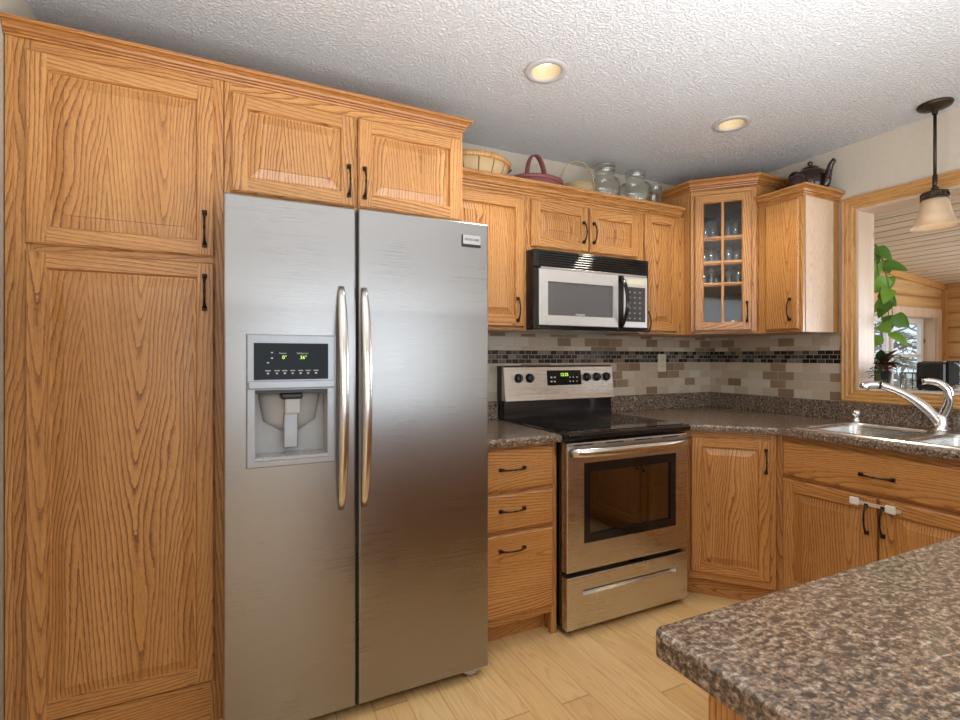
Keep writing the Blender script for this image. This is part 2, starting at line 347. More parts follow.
# ------------------------------------------------------------------ geometry helpers
class MB:
    """collects faces with per-board wood coordinates, builds ONE mesh object"""
    def __init__(s, Mx=None):
        s.V = []; s.F = []; s.UV = []; s.MI = []; s.S = []; s.M = Mx or Matrix.Identity(4); s.mats = []
    def mi(s, m):
        if m not in s.mats: s.mats.append(m)
        return s.mats.index(m)
    def add(s, vs, fs, m, grain=2, smooth=False, uvs=None, off=None):
        b = len(s.V); s.V += [Vector(v) for v in vs]; k = s.mi(m)
        if off is None: off = (random.uniform(0, 9), random.uniform(0, 9))
        for fi, f in enumerate(fs):
            s.F.append([b+i for i in f]); s.MI.append(k); s.S.append(smooth)
            if uvs is not None: s.UV.append([uvs[i] for i in f]); continue
            P = [Vector(vs[i]) for i in f]; n = Vector((0,0,0))
            for i in range(len(P)): n += P[i].cross(P[(i+1) % len(P)])
            if isinstance(grain, (tuple, Vector)):
                g = Vector(grain).normalized(); nn = n.normalized() if n.length > 0 else Vector((0,0,1))
                ac = g.cross(nn)
                if ac.length < .2: ac = g.orthogonal()
                ac.normalize()
                s.UV.append([(p.dot(ac)+off[0], p.dot(g)+off[1]) for p in P])
            else:
                na = max(range(3), key=lambda i: abs(n[i])); ax = [i for i in range(3) if i != na]
                al = grain if grain in ax else ax[1]; ac = [i for i in ax if i != al][0]
                s.UV.append([(p[ac]+off[0], p[al]+off[1]) for p in P])
    def box(s, x0, x1, y0, y1, z0, z1, m, grain=2, bev=0.0):
        x0, x1 = sorted((x0, x1)); y0, y1 = sorted((y0, y1)); z0, z1 = sorted((z0, z1))
        b = min(bev, (x1-x0)/2.01, (y1-y0)/2.01, (z1-z0)/2.01)
        if b <= 0:
            vs = [(x, y, z) for z in (z0, z1) for y in (y0, y1) for x in (x0, x1)]
            fs = [(0,2,3,1),(4,5,7,6),(0,1,5,4),(2,6,7,3),(0,4,6,2),(1,3,7,5)]
            s.add(vs, fs, m, grain); return
        bm = bmesh.new(); bmesh.ops.create_cube(bm, size=1)
        for v in bm.verts: v.co = Vector(((x0+x1)/2+v.co.x*(x1-x0), (y0+y1)/2+v.co.y*(y1-y0), (z0+z1)/2+v.co.z*(z1-z0)))
        bmesh.ops.bevel(bm, geom=list(bm.edges), offset=b, segments=2, profile=.5, affect='EDGES')
        s.addbm(bm, m, grain)
    def addbm(s, bm, m, grain=2, smooth=False):
        bm.verts.ensure_lookup_table(); bm.verts.index_update()
        s.add([v.co.copy() for v in bm.verts], [[v.index for v in f.verts] for f in bm.faces], m, grain, smooth); bm.free()
    def slab(s, outer, z0, z1, m, hole=None, r=.004, grain=0, seg=3, rbot=False):
        """polygon (ccw) extruded z0..z1, rounded top edge (and bottom edge if rbot), optional hole"""
        def inset(P, d):
            n = len(P); R = []
            for i in range(n):
                a, b, c = Vector(P[i-1]), Vector(P[i]), Vector(P[(i+1) % n])
                e1 = (b-a).normalized(); e2 = (c-b).normalized(); n1 = Vector((-e1.y, e1.x)); n2 = Vector((-e2.y, e2.x))
                k = (n1+n2); k = k/max(.2, k.dot(n1)) if k.length > 1e-6 else n1
                R.append(b+k*d)
            return R
        rings = []
        if rbot:
            for i in range(seg+1):
                a = PI/2*i/seg; rings.append((r*(1-math.sin(a)), z0+r*(1-math.cos(a))))
        else: rings.append((0, z0))
        for i in range(seg+1):
            a = PI/2*i/seg; rings.append((r*(1-math.cos(a)), z1-r+r*math.sin(a)))
        vs = []; n = len(outer)
        for d, z in rings: vs += [(p[0], p[1], z) for p in (inset(outer, d) if d > 0 else [Vector(p) for p in outer])]
        fs = []
        for k in range(len(rings)-1):
            for i in range(n):
                j = (i+1) % n; fs.append((k*n+i, k*n+j, (k+1)*n+j, (k+1)*n+i))
        s.add(vs, fs, m, grain, False, off=(0,0))
        top = vs[-n:]; bot = vs[:n]
        holes = [] if not hole else (hole if isinstance(hole[0][0], (tuple, list)) else [hole])
        for ring, z, flip in ((top, z1, False), (bot, z0, True)):
            P = [Vector((p[0], p[1], 0)) for p in ring]; loops = [P]
            for hl in holes: loops.append([Vector((p[0], p[1], 0)) for p in reversed(hl)])
            allp = [p for l in loops for p in l]
            tris = tessellate_polygon(loops)
            ff = []
            for t in tris:
                a, b, c = [allp[i] for i in t]
                up = (b-a).cross(c-a).z > 0
                ff.append(tuple(t) if up != flip else tuple(reversed(t)))
            s.add([(p.x, p.y, z) for p in allp], ff, m, grain, off=(0,0))
        for hl in holes:
            h = len(hl); vv = [(p[0], p[1], z0) for p in hl]+[(p[0], p[1], z1) for p in hl]
            s.add(vv, [(i, i+h, (i+1) % h+h, (i+1) % h) for i in range(h)], m, grain, off=(0,0))
    def tube(s, path, rad, m, seg=10, side=None, cap=True, smooth=True):
        P = [Vector(p) for p in path]; n = len(P)
        if not isinstance(rad, list): rad = [rad]*n
        rad = [(r, r) if not isinstance(r, tuple) else r for r in rad]
        vs = []; up = Vector(side) if side else None; ln = 0; uv = []
        for i in range(n):
            t = (P[min(i+1, n-1)]-P[max(i-1, 0)]).normalized()
            if up is None: up = t.orthogonal()
            a = (up-t*up.dot(t))
            a = a.normalized() if a.length > 1e-5 else t.orthogonal().normalized()
            if side is None: up = a
            b = t.cross(a)
            if i: ln += (P[i]-P[i-1]).length
            for k in range(seg):
                w = 2*PI*k/seg; vs.append(P[i]+a*math.cos(w)*rad[i][0]+b*math.sin(w)*rad[i][1]); uv.append((k/seg*.05, ln))
        fs = [(i*seg+k, i*seg+(k+1) % seg, (i+1)*seg+(k+1) % seg, (i+1)*seg+k) for i in range(n-1) for k in range(seg)]
        if cap: fs += [tuple(reversed(range(seg))), tuple((n-1)*seg+k for k in range(seg))]
        s.add(vs, fs, m, 2, smooth, uvs=uv)
    def lathe(s, prof, m, seg=24, c=(0,0,0), sx=1, sy=1, smooth=True, axis=None, arc=None):
        vs = []; uv = []; n = len(prof); L = 0; Q = Matrix.Identity(3)
        if axis: Q = Vector((0,0,1)).rotation_difference(Vector(axis)).to_matrix()
        for i, (r, z) in enumerate(prof):
            if i: L += math.hypot(prof[i][0]-prof[i-1][0], prof[i][1]-prof[i-1][1])
            for k in range(seg):
                w = 2*PI*k/seg; vs.append(Vector(c)+Q@Vector((r*math.cos(w)*sx, r*math.sin(w)*sy, z))); uv.append((k/seg, L))
        fs = [(i*seg+k, i*seg+(k+1) % seg, (i+1)*seg+(k+1) % seg, (i+1)*seg+k) for i in range(n-1) for k in range(seg)]
        s.add(vs, fs, m, 2, smooth, uvs=uv)
    def profile(s, path, prof, m, closed=False):
        """sweep (out, z) profile along a 2D path; out is to the right of travel; mitred corners"""
        P = [Vector(p) for p in path]; n = len(P); offs = []
        for i in range(n):
            e1 = (P[i]-P[i-1]).normalized() if i > 0 or closed else None
            e2 = (P[(i+1) % n]-P[i]).normalized() if i < n-1 or closed else None
            e1 = e1 or e2; e2 = e2 or e1
            n1 = Vector((e1.y, -e1.x)); n2 = Vector((e2.y, -e2.x)); k = n1+n2; offs.append(k/k.dot(n1))
        m_ = len(prof)
        for i in range(n-1 if not closed else n):
            j = (i+1) % n; vs = []
            for q in (i, j): vs += [(P[q].x+offs[q].x*o, P[q].y+offs[q].y*o, z) for o, z in prof]
            fs = [(k, m_+k, m_+k+1, k+1) for k in range(m_-1)]
            d = P[j]-P[i]
            s.add(vs, fs, m, (d.x, d.y, 0))
            if not closed and i == 0: s.add(vs[:m_], [tuple(range(m_))], m, 2)
            if not closed and i == n-2: s.add(vs[m_:], [tuple(reversed(range(m_)))], m, 2)
    def build(s, name, parent=None, fix=True, **props):
        me = bpy.data.meshes.new(name)
        me.from_pydata([s.M@v for v in s.V], [], s.F)
        for m in s.mats: me.materials.append(m)
        uvl = me.uv_layers.new(name='UVMap'); i = 0; flat = []
        for p, u in zip(me.polygons, s.UV):
            for q in u: flat += [q[0], q[1]]
        uvl.data.foreach_set('uv', flat)
        me.polygons.foreach_set('material_index', s.MI); me.polygons.foreach_set('use_smooth', s.S)
        if fix:
            bm = bmesh.new(); bm.from_mesh(me); bmesh.ops.recalc_face_normals(bm, faces=bm.faces); bm.to_mesh(me); bm.free()
        me.update()
        o = bpy.data.objects.new(name, me); COL.objects.link(o)
        if parent: o.parent = parent
        for k, v in props.items(): o[k] = v
        return o

def thing(name, label, cat, loc=(0,0,0), rz=0.0, group=None):
    o = bpy.data.objects.new(name, None); COL.objects.link(o); o.location = loc; o.rotation_euler = (0,0,rz)
    o['label'] = label; o['category'] = cat; o.empty_display_size = .05
    if group: o['group'] = group
    return o
def inv(root): return (Matrix.Translation(root.location) @ root.rotation_euler.to_matrix().to_4x4()).inverted()
def tag(o, label, cat, group=None):
    o['label'] = label; o['category'] = cat
    if group: o['group'] = group
    return o
def text_obj(body, size, loc, parent, name, mat, rot=(PI/2,0,0), depth=.0005, align='CENTER'):
    c = bpy.data.curves.new(name, 'FONT'); c.body = body; c.size = size; c.extrude = depth; c.align_x = align; c.align_y = 'CENTER'
    tmp = bpy.data.objects.new('tmp_text', c); COL.objects.link(tmp); bpy.context.view_layer.update()
    me = bpy.data.meshes.new_from_object(tmp.evaluated_get(bpy.context.evaluated_depsgraph_get()))
    COL.objects.unlink(tmp); bpy.data.objects.remove(tmp); bpy.data.curves.remove(c)
    me.materials.clear(); me.materials.append(mat)
    o = bpy.data.objects.new(name, me); COL.objects.link(o); o.parent = parent; o.location = loc; o.rotation_euler = rot
    return o
def structure(o): o['kind'] = 'structure'; return o
OAK = M['oak']; OT = M['oak_trim']

# ------------------------------------------------------------------ room shell
XL = -3.694; YF = -6.0; H = 2.44
def shell(name, boxes, mat):
    b = MB()
    for q in boxes: b.box(*q, mat)
    return structure(b.build(name))
shell('floor', [(XL-.1, 3.1, YF-.1, .1, -.06, 0)], M['floor'])
CANS = [(-1.919, -.770), (-.817, -.789)]
b = MB(); b.slab([(XL-.1, YF-.1), (.135, YF-.1), (.135, .1), (XL-.1, .1)], H, H+.012, M['ceiling'], r=.001,
    hole=[[(x+.066*math.cos(2*PI*k/28), y+.066*math.sin(2*PI*k/28)) for k in range(28)] for x, y in CANS])
structure(b.build('ceiling'))
shell('wall_back', [(XL-.1, 0, 0, .1, 0, H)], M['wall'])
shell('wall_left', [(XL-.1, XL, YF, -4.95, 0, H), (XL-.1, XL, -3.65, 0, 0, H), (XL-.1, XL, -4.95, -3.65, 0, .85), (XL-.1, XL, -4.95, -3.65, 2.05, H)], M['wall'])
OY0, OY1, OZ0, OZ1 = -.935, -2.60, 1.085, 2.075      # pass-through opening in the right wall
shell('wall_right', [(0, .135, OY0, .1, 0, H), (0, .135, YF, OY1, 0, H), (0, .135, OY1, OY0, 0, OZ0-.02), (0, .135, OY1, OY0, OZ1, H)], M['wall'])
shell('wall_front', [(XL-.1, -2.95, YF-.1, YF, 0, H), (-.15, .135, YF-.1, YF, 0, H), (-2.95, -.15, YF-.1, YF, 2.15, H)], M['wall'])
# patio doors behind the camera and the side window
def glazed(name, x0, x1, z0, z1, n, horiz, fixed):
    b = MB(); g = MB(); w = .06
    def bx(mb, a0, a1, c0, c1, d, m):
        if horiz: mb.box(a0, a1, fixed-d, fixed+d, c0, c1, m)
        else: mb.box(fixed-d, fixed+d, a0, a1, c0, c1, m)
    bx(b, x0, x1, z0, z0+w, .03, M['white_trim']); bx(b, x0, x1, z1-w, z1, .03, M['white_trim'])
    for i in range(n+1):
        c = x0+(x1-x0)*i/n; a, e = max(x0, c-w/2), min(x1, c+w/2)
        if i == 0: a, e = x0, x0+w
        if i == n: a, e = x1-w, x1
        bx(b, a, e, z0+w, z1-w, .03, M['white_trim'])
    bx(g, x0+w, x1-w, z0+w, z1-w, .003, M['pane'])
    o = structure(b.build(name)); g.build('pane', o); return o
glazed('door_1', -2.95, -.15, 0, 2.15, 3, True, YF-.05)
glazed('window_1', -4.95, -3.65, .85, 2.05, 2, False, XL-.05)

# sunroom beyond the opening
SX = 3.0; SY = -.156
def zc(x): return 1.949+.0863*(3.0-x)
shell('wall_sunroom_side', [(.135, 1.05, SY, SY+.12, 0, 2.25), (2.86, SX+.1, SY, SY+.12, 0, 1.99), (1.05, 2.86, SY, SY+.12, 0, .92), (1.05, 2.86, SY, SY+.12, 1.64, 2.13)], M['pine_log'])
shell('wall_sunroom_far', [(SX, SX+.1, -.95, SY, 0, 1.99), (SX, SX+.1, YF, -.95, 0, .85), (SX, SX+.1, YF, -.95, 1.85, 1.99), (SX, SX+.1, YF, -4.4, .85, 1.85)], M['pine_log'])
shell('wall_sunroom_front', [(.135, SX+.1, YF-.1, YF, 0, 2.25)], M['pine_log'])
b = MB(); vs = []
for t in (0, .05):
    vs += [(.135, YF, zc(.135)+t), (SX+.1, YF, zc(SX+.1)+t), (SX+.1, SY+.12, zc(SX+.1)+t), (.135, SY+.12, zc(.135)+t)]
b.add(vs, [(0,1,2,3), (7,6,5,4), (0,4,5,1), (1,5,6,2), (2,6,7,3), (3,7,4,0)], M['plank_ceiling'])
structure(b.build('ceiling_sunroom'))
# trims of the sunroom: cove along ceiling, corner post, window casing
b = MB()
vs = []
for x in (.14, SX):
    z = zc(x); vs += [(x, SY, z), (x, SY-.02, z), (x, SY-.02, z-.055), (x, SY, z-.055)]
b.add(vs, [(0,1,5,4), (1,2,6,5), (2,3,7,6), (0,3,2,1), (4,5,6,7)], M['pine_trim'], (1,0,0))
b.box(SX-.035, SX, SY-.035, SY, 0, 1.90, M['pine_trim'])
structure(b.build('trim_1'))
b = MB(); P = M['jamb_pine']
b.box(.98, 1.06, SY-.02, SY, .86, 1.71, P); b.box(2.86, 2.93, SY-.02, SY, .86, 1.71, P); b.box(1.06, 2.86, SY-.02, SY, 1.63, 1.71, P); b.box(.98, 2.93, SY-.05, SY, .88, .92, P)
b.box(2.845, 2.86, SY, SY+.12, .92, 1.64, P); b.box(1.06, 2.845, SY, SY+.12, 1.625, 1.64, P)
structure(b.build('trim_2'))
fr = MB(); pn = MB(); y0, y1 = SY+.085, SY+.12; wt = M['white_trim']
for a, e in ((1.065, 2.235), (2.265, 2.845)):
    fr.box(a, a+.045, y0, y1, .92, 1.625, wt); fr.box(e-.045, e, y0, y1, .92, 1.625, wt)
    fr.box(a+.045, e-.045, y0, y1, .92, .965, wt); fr.box(a+.045, e-.045, y0, y1, 1.58, 1.625, wt)
    fr.box(a+.045, e-.045, y0+.008, y1-.004, 1.262, 1.29, wt)
    pn.box(a+.045, e-.045, y0+.014, y0+.018, .965, 1.58, M['pane'])
fr.box(2.235, 2.265, y0-.02, y1, .92, 1.625, wt)
w1 = structure(fr.build('window_2')); pn.build('pane', w1)
b = MB()
for k in range(5): b.box(SX+.02, SX+.07, -4.4+k*.8625-.03, -4.4+k*.8625+.03, .85, 1.85, wt)
b.box(SX+.02, SX+.07, -4.4, -.95, .85, .90, wt); b.box(SX+.02, SX+.07, -4.4, -.95, 1.80, 1.85, wt)
w2 = structure(b.build('window_3')); g = MB(); g.box(SX+.04, SX+.045, -4.4, -.95, .9, 1.8, M['pane']); g.build('pane', w2)
shell('ground_outside', [(-9, 14, .3, 16, -.4, -.3), (3.2, 14, -8, .3, -.4, -.3)], M['snow'])

# opening: casing, pale jambs, sill
b = MB(); pt = M['pine_trim']
prof = [(0, 0), (.022, 0), (.024, .008), (.018, .014), (.018, .026), (.012, .032), (.012, .048), (.007, .054), (.007, .066), (0, .066)]
def casing(mb, pts):      # pts: inner corners (y, z); profile: (depth from wall, width outward)
    n = len(pts)
    for i in range(n):
        j = (i+1) % n; A, B = Vector(pts[i]), Vector(pts[j])
        c = Vector((sum(p[0] for p in pts)/n, sum(p[1] for p in pts)/n))
        def oo(Pn, wd): return Vector((Pn.x+(wd if Pn.x > c.x else -wd), Pn.y+(wd if Pn.y > c.y else -wd)))
        vs = []
        for Pn in (A, B):
            for d, wd in prof:
                q = oo(Pn, .066-wd); vs.append((-d, q.x, q.y))
        m_ = len(prof); fs = [(k, k+1, m_+k+1, m_+k) for k in range(m_-1)]
        mb.add(vs, fs, pt, (0, B.x-A.x, B.y-A.y))
casing(b, [(OY0, OZ0), (OY0, OZ1), (OY1, OZ1), (OY1, OZ0)])
structure(b.build('trim_3'))
b = MB(); J = M['jamb_pine']
b.box(-.004, .15, OY0-.014, OY0, OZ0, OZ1, J); b.box(-.004, .15, OY1, OY1+.014, OZ0, OZ1, J); b.box(-.004, .15, OY1+.014, OY0-.014, OZ1-.014, OZ1, J)
structure(b.build('trim_4'))
b = MB(); b.slab([(-.004, OY1), (.135, OY1), (.135, -2.75), (.50, -2.75), (.50, -.72), (.135, -.72), (.135, OY0), (-.004, OY0)], OZ0-.02, OZ0+.002, M['ledge'], r=.003)
structure(b.build('window_sill'))

# tiled backsplash
b = MB(); t = .008
def quadwall(pts, us):
    pass
Lx = 2.19
fs = [(0,1,3,2)]
def strip(x0, y0, x1, y1, z0, z1, u0, u1):
    d = Vector((x1-x0, y1-y0)).normalized(); nrm = Vector((d.y, -d.x))*t     # toward room
    vs = [(x0, y0, z0), (x1, y1, z0), (x1, y1, z1), (x0, y0, z1)]
    vo = [(p[0]+nrm.x, p[1]+nrm.y, p[2]) for p in vs]
    uv = [(u0, z0), (u1, z0), (u1, z1), (u0, z1)]*2
    b.add(vs+vo, [(4,5,6,7), (0,1,5,4), (3,7,6,2), (0,4,7,3), (1,2,6,5)], M['tile'], uvs=uv)
strip(-2.19, 0, 0, 0, .90, 1.399, 0, 2.19)
tag(b.build('tile_backsplash', fix=False), 'tan stone tile backsplash with dark mosaic band on the back wall behind the range', 'backsplash')
b = MB()
strip(0, -.008, 0, -.872, .90, 1.399, 2.19, 2.19+.872)
strip(0, -.872, 0, -2.02, .90, 1.0185, 3.062, 4.21)
tag(b.build('tile_backsplash', fix=False), 'tan stone tile backsplash with dark mosaic band on the right wall beside the pass-through', 'backsplash')

# ------------------------------------------------------------------ cabinet parts
def pull(parent, loc, vertical=True, length=.118, out=1):
    """bow-tie bronze pull; local face frame: x right, -y outward"""
    b = MB(); n = 15; L = length/2; pts = []; rad = []
    for i in range(n):
        s_ = -1+2*i/(n-1); y = -.006-.024*(1-abs(s_)**2.6)
        w = .0032+.0045*abs(s_)**3+(.0016 if abs(s_) < .12 else 0); th = .0028+.0012*(1-abs(s_))
        pts.append((0, y, s_*L) if vertical else (s_*L, y, 0)); rad.append((w, th))
    b.tube(pts, rad, M['bronze'], 8, side=(1,0,0) if vertical else (0,0,1))
    for s_ in (-1, 1):
        a = s_*(L-.004)
        if vertical: b.box(-.0075, .0075, -.012, 0, a-.008, a+.008, M['bronze'], bev=.002)
        else: b.box(a-.008, a+.008, -.012, 0, -.0075, .0075, M['bronze'], bev=.002)
    h = b.build('handle', parent); h.location = loc; return h

def door(root, x0, x1, z0, z1, handle=None, glassy=None, name='door', sw=.052, t=.019, y=0.0):
    """raised panel door with its own origin at bottom left; front at local y=-t"""
    w, h = x1-x0, z1-z0; b = MB(); e = .004
    def rail(xa, xb, za, zb, g): b.box(xa, xb, -t, -.001, za, zb, OAK, g)
    # chamfered outer edge ring
    def ringstrip(o0, y0_, o1, y1_, A, m=OAK, gr=None, off=None):
        X0, X1, Z0, Z1 = A
        v = [(X0+o0, y0_, Z0+o0), (X1-o0, y0_, Z0+o0), (X1-o0, y0_, Z1-o0), (X0+o0, y0_, Z1-o0),
             (X0+o1, y1_, Z0+o1), (X1-o1, y1_, Z0+o1), (X1-o1, y1_, Z1-o1), (X0+o1, y1_, Z1-o1)]
        if off is not None:      # same board as the panel: project straight from the front
            uvs = [(p[0]+off[0], p[2]+off[1]) for p in v]
            b.add(v, [(0,1,5,4), (1,2,6,5), (2,3,7,6), (3,0,4,7)], m, 2, uvs=uvs); return
        b.add([v[0],v[1],v[5],v[4]], [(0,1,2,3)], m, gr if gr is not None else 0); b.add([v[1],v[2],v[6],v[5]], [(0,1,2,3)], m, 2)
        b.add([v[2],v[3],v[7],v[6]], [(0,1,2,3)], m, gr if gr is not None else 0); b.add([v[3],v[0],v[4],v[7]], [(0,1,2,3)], m, 2)
    ringstrip(0, -.001, 0, -t+.006, (0, w, 0, h)); ringstrip(0, -t+.006, .006, -t, (0, w, 0, h))
    b.add([(0,-.001,0),(w,-.001,0),(w,-.001,h),(0,-.001,h)], [(3,2,1,0)], OAK, 2)
    c = .006
    def face(xa, xb, za, zb, g): b.add([(xa,-t,za),(xb,-t,za),(xb,-t,zb),(xa,-t,zb)], [(0,1,2,3)], OAK, g)
    face(c, sw, c, h-c, 2); face(w-sw, w-c, c, h-c, 2); face(sw, w-sw, c, sw, 0); face(sw, w-sw, h-sw, h-c, 0)
    A = (sw, w-sw, sw, h-sw)
    if glassy is None:
        off = (random.uniform(0, 9), random.uniform(0, 9))
        ringstrip(0, -t, .005, -t+.012, A); ringstrip(.005, -t+.012, .011, -t+.0125, A, off=off)
        q = min(.030, (w-2*sw)*.22)
        ringstrip(.011, -t+.0125, .011+q, -t+.0035, A, off=off); ringstrip(.011+q, -t+.0035, .0122+q, -t+.001, A, off=off)
        k = .0122+q
        b.add([(sw+k,-t+.001,sw+k),(w-sw-k,-t+.001,sw+k),(w-sw-k,-t+.001,h-sw-k),(sw+k,-t+.001,h-sw-k)], [(0,1,2,3)], OAK, 2, off=off)
    else:
        ringstrip(0, -t, .006, -t+.006, A); ringstrip(.006, -t+.006, .006, -.001, A)
        zs, xm = glassy; m_ = .0075
        b.box(xm-m_, xm+m_, -t+.002, -.006, sw, h-sw, OAK, 2, .002)
        for z in zs:
            b.box(sw, xm-m_, -t+.003, -.006, z-m_, z+m_, OAK, 0, .002); b.box(xm+m_, w-sw, -t+.003, -.006, z-m_, z+m_, OAK, 0, .002)
        # drop the closed back face for the glazed door
        k = next(i for i, f in enumerate(b.F) if len(f) == 4 and all(abs(b.V[v].y+.001) < 1e-6 for v in f) and abs(b.V[f[0]].x-b.V[f[1]].x) > .2 and abs(b.V[f[1]].z-b.V[f[2]].z) > .5)
        for L_ in (b.F, b.UV, b.MI, b.S): L_.pop(k)
        for xa, xb, za, zb in ((0, sw, 0, h), (w-sw, w, 0, h), (sw, w-sw, 0, sw), (sw, w-sw, h-sw, h)):
            b.add([(xa,-.001,za),(xb,-.001,za),(xb,-.001,zb),(xa,-.001,zb)], [(3,2,1,0)], OAK, 2)
    d = b.build(name, root, fix=glassy is None); d.location = (x0, y, z0)
    if glassy is not None:
        g = MB(); g.box(sw+.004, w-sw-.004, -.006, -.003, sw+.004, h-sw-.004, M['cab_pane']); g.build('pane', d)
    if handle: pull(d, (handle[0]-x0, -t, handle[1]-z0), True, handle[2] if len(handle) > 2 else .118)
    return d

def drawer(root, x0, x1, z0, z1, hx=None, hz=None, name='drawer', t=.019, y=0.0):
    w, h = x1-x0, z1-z0; b = MB(); e = .008
    off = (random.uniform(0, 9), random.uniform(0, 9))
    v = [(0,-.001,0),(w,-.001,0),(w,-.001,h),(0,-.001,h), (0,-t+.006,0),(w,-t+.006,0),(w,-t+.006,h),(0,-t+.006,h), (e,-t,e),(w-e,-t,e),(w-e,-t,h-e),(e,-t,h-e)]
    b.add(v, [(0,1,5,4),(1,2,6,5),(2,3,7,6),(3,0,4,7),(4,5,9,8),(5,6,10,9),(6,7,11,10),(7,4,8,11),(8,9,10,11),(3,2,1,0)], OAK, 0, off=off)
    d = b.build(name, root); d.location = (x0, y, z0)
    if hx is not None: pull(d, (hx-x0, -t, hz-z0), False, .125)
    return d

def body(root, w, d, z0, z1, stiles, rails, toe=0.0, name='body', hollow=False):
    """carcass (local) x 0..w, y 0..d behind the face; frame 19 mm flush at y=0"""
    b = MB(); ft = .019
    if hollow:
        b.box(.001, .017, ft, d, z0+toe, z1, OAK, 2); b.box(w-.017, w-.001, ft, d, z0+toe, z1, OAK, 2); b.box(.017, w-.017, ft, d, z0+toe, z0+toe+.016, OAK, 0); b.box(.017, w-.017, d-.012, d, z0+toe+.016, z1, OAK, 2)
    else: b.box(.001, w-.001, ft, d, z0+toe, z1, OAK, 2)
    for xa, xb in stiles:
        inner = xa > .03 and xb < w-.005 and xa != .020
        y0_ = .004 if abs(xa-.020) < 1e-6 else (.0008 if inner else 0)
        b.box(xa, xb, y0_, ft, z0+toe+(.0225 if inner else 0), z1-(.0355 if inner else 0), OAK, 2)
    for xa, xb, za, zb in rails: b.box(xa, xb, 0, ft, za, zb, OAK, 0)
    if toe > 0: b.box(.001, w-.001, .065, d, z0, z0+toe, OAK, 0)
    return b.build(name, root)

CROWN_BIG = [(0,-.006), (.007,-.006), (.0085,-.002), (.007,.001), (.004,.002), (.011,.004), (.0125,.007), (.010,.010), (.0075,.011), (.014,.014), (.018,.021), (.025,.026), (.029,.028), (.027,.030), (.033,.031), (.035,.034), (.035,.042), (0,.042)]
def crown(mb, path, z, h=.048, out=.036, m=None):
    pr_ = [(o/.035*out, z+(q+.006)/.048*h) for o, q in CROWN_BIG]
    mb.profile(path, pr_, m or OT)

# ---- pantry
YP = -.535
pan = thing('pantry_cabinet', 'full-height honey oak pantry cabinet standing against the left wall beside the refrigerator', 'cabinet', (XL+.004, YP, 0))
w = -3.107-(XL+.004)
body(pan, w, .53, 0, 2.245, [(0, .020), (w-.040, w), (.020, .066)], [(.066, w-.04, 2.19, 2.245), (.066, w-.04, 1.585, 1.61), (.066, w-.04, 0, .14)])
X0 = XL+.004
door(pan, -3.640-X0, -3.134-X0, 1.608, 2.193, (-3.164-X0, 1.70))
door(pan, -3.640-X0, -3.134-X0, .150, 1.588, (-3.164-X0, 1.484))
# ---- cabinet over the refrigerator
ofc = thing('over_refrigerator_cabinet', 'honey oak two-door cabinet mounted above the stainless refrigerator', 'cabinet', (-3.104, YP, 1.825)); X0 = -3.104
w = -2.190+3.104
body(ofc, w, .53, 0, .42, [(0, .022), (w-.014, w), (.445-.006, .445+.018)], [(.022, w-.014, .365, .42), (.022, w-.014, 0, .022)])
door(ofc, -3.083-X0, -2.652-X0, .018, .368, (-2.677-X0, .113))
door(ofc, -2.640-X0, -2.203-X0, .018, .368, (-2.617-X0, .114))
b = MB(); crown(b, [(XL+.002, YP), (-2.190, YP), (-2.190, -.002)], 2.229, .044, .036)
b.box(XL+.004, -2.192, YP+.002, -.002, 2.246, 2.258, OAK, 0)
tag(b.build('crown_molding'), 'long oak crown molding capping the pantry and refrigerator cabinets', 'molding')

# ---- wall A upper run
YA = -.29; ZB = 1.40; ZT = 2.105
def wallcab(name, label, x0, x1, z0, z1, stiles, rails, depth=.286):
    r = thing(name, label, 'cabinet', (x0, YA, z0)); body(r, x1-x0, depth, 0, z1-z0, stiles, rails); return r
r = wallcab('wall_cabinet', 'single-door oak wall cabinet between refrigerator and microwave', -2.186, -1.719, ZB, ZT,
            [(0, .03), (.440, .467)], [(.03, .440, .655, .705), (.03, .440, 0, .02)])
door(r, .018, .446, .016, .674, (.404, .104))
r = wallcab('wall_cabinet', 'short two-door oak wall cabinet directly above the microwave', -1.717, -.953, 1.815, ZT,
            [(0, .022), (.380, .398), (.744, .764)], [(.022, .744, .255, .290), (.022, .744, 0, .022)])
door(r, .021, .388, .020, .264, (.350, .123, .112)); door(r, .398, .768-.022, .020, .264, (.418, .126, .112))
r = wallcab('wall_cabinet', 'narrow single-door oak wall cabinet between microwave and glass-front corner cabinet', -.951, -.583, ZB, ZT,
            [(0, .036), (.290, .368)], [(.036, .290, .690, .705), (.036, .290, 0, .02)])
door(r, .034, .292, .014, .700, (.045, .068), sw=.048)
b = MB(); crown(b, [(-2.186, YA), (-.625, YA)], 2.098, .066, .045, OAK)
b.box(-2.186, -.585, YA+.002, -.002, 2.106, 2.116, OAK, 0)
tag(b.build('crown_molding'), 'lower oak crown molding along the cabinets over the microwave, carrying baskets and jars', 'molding')

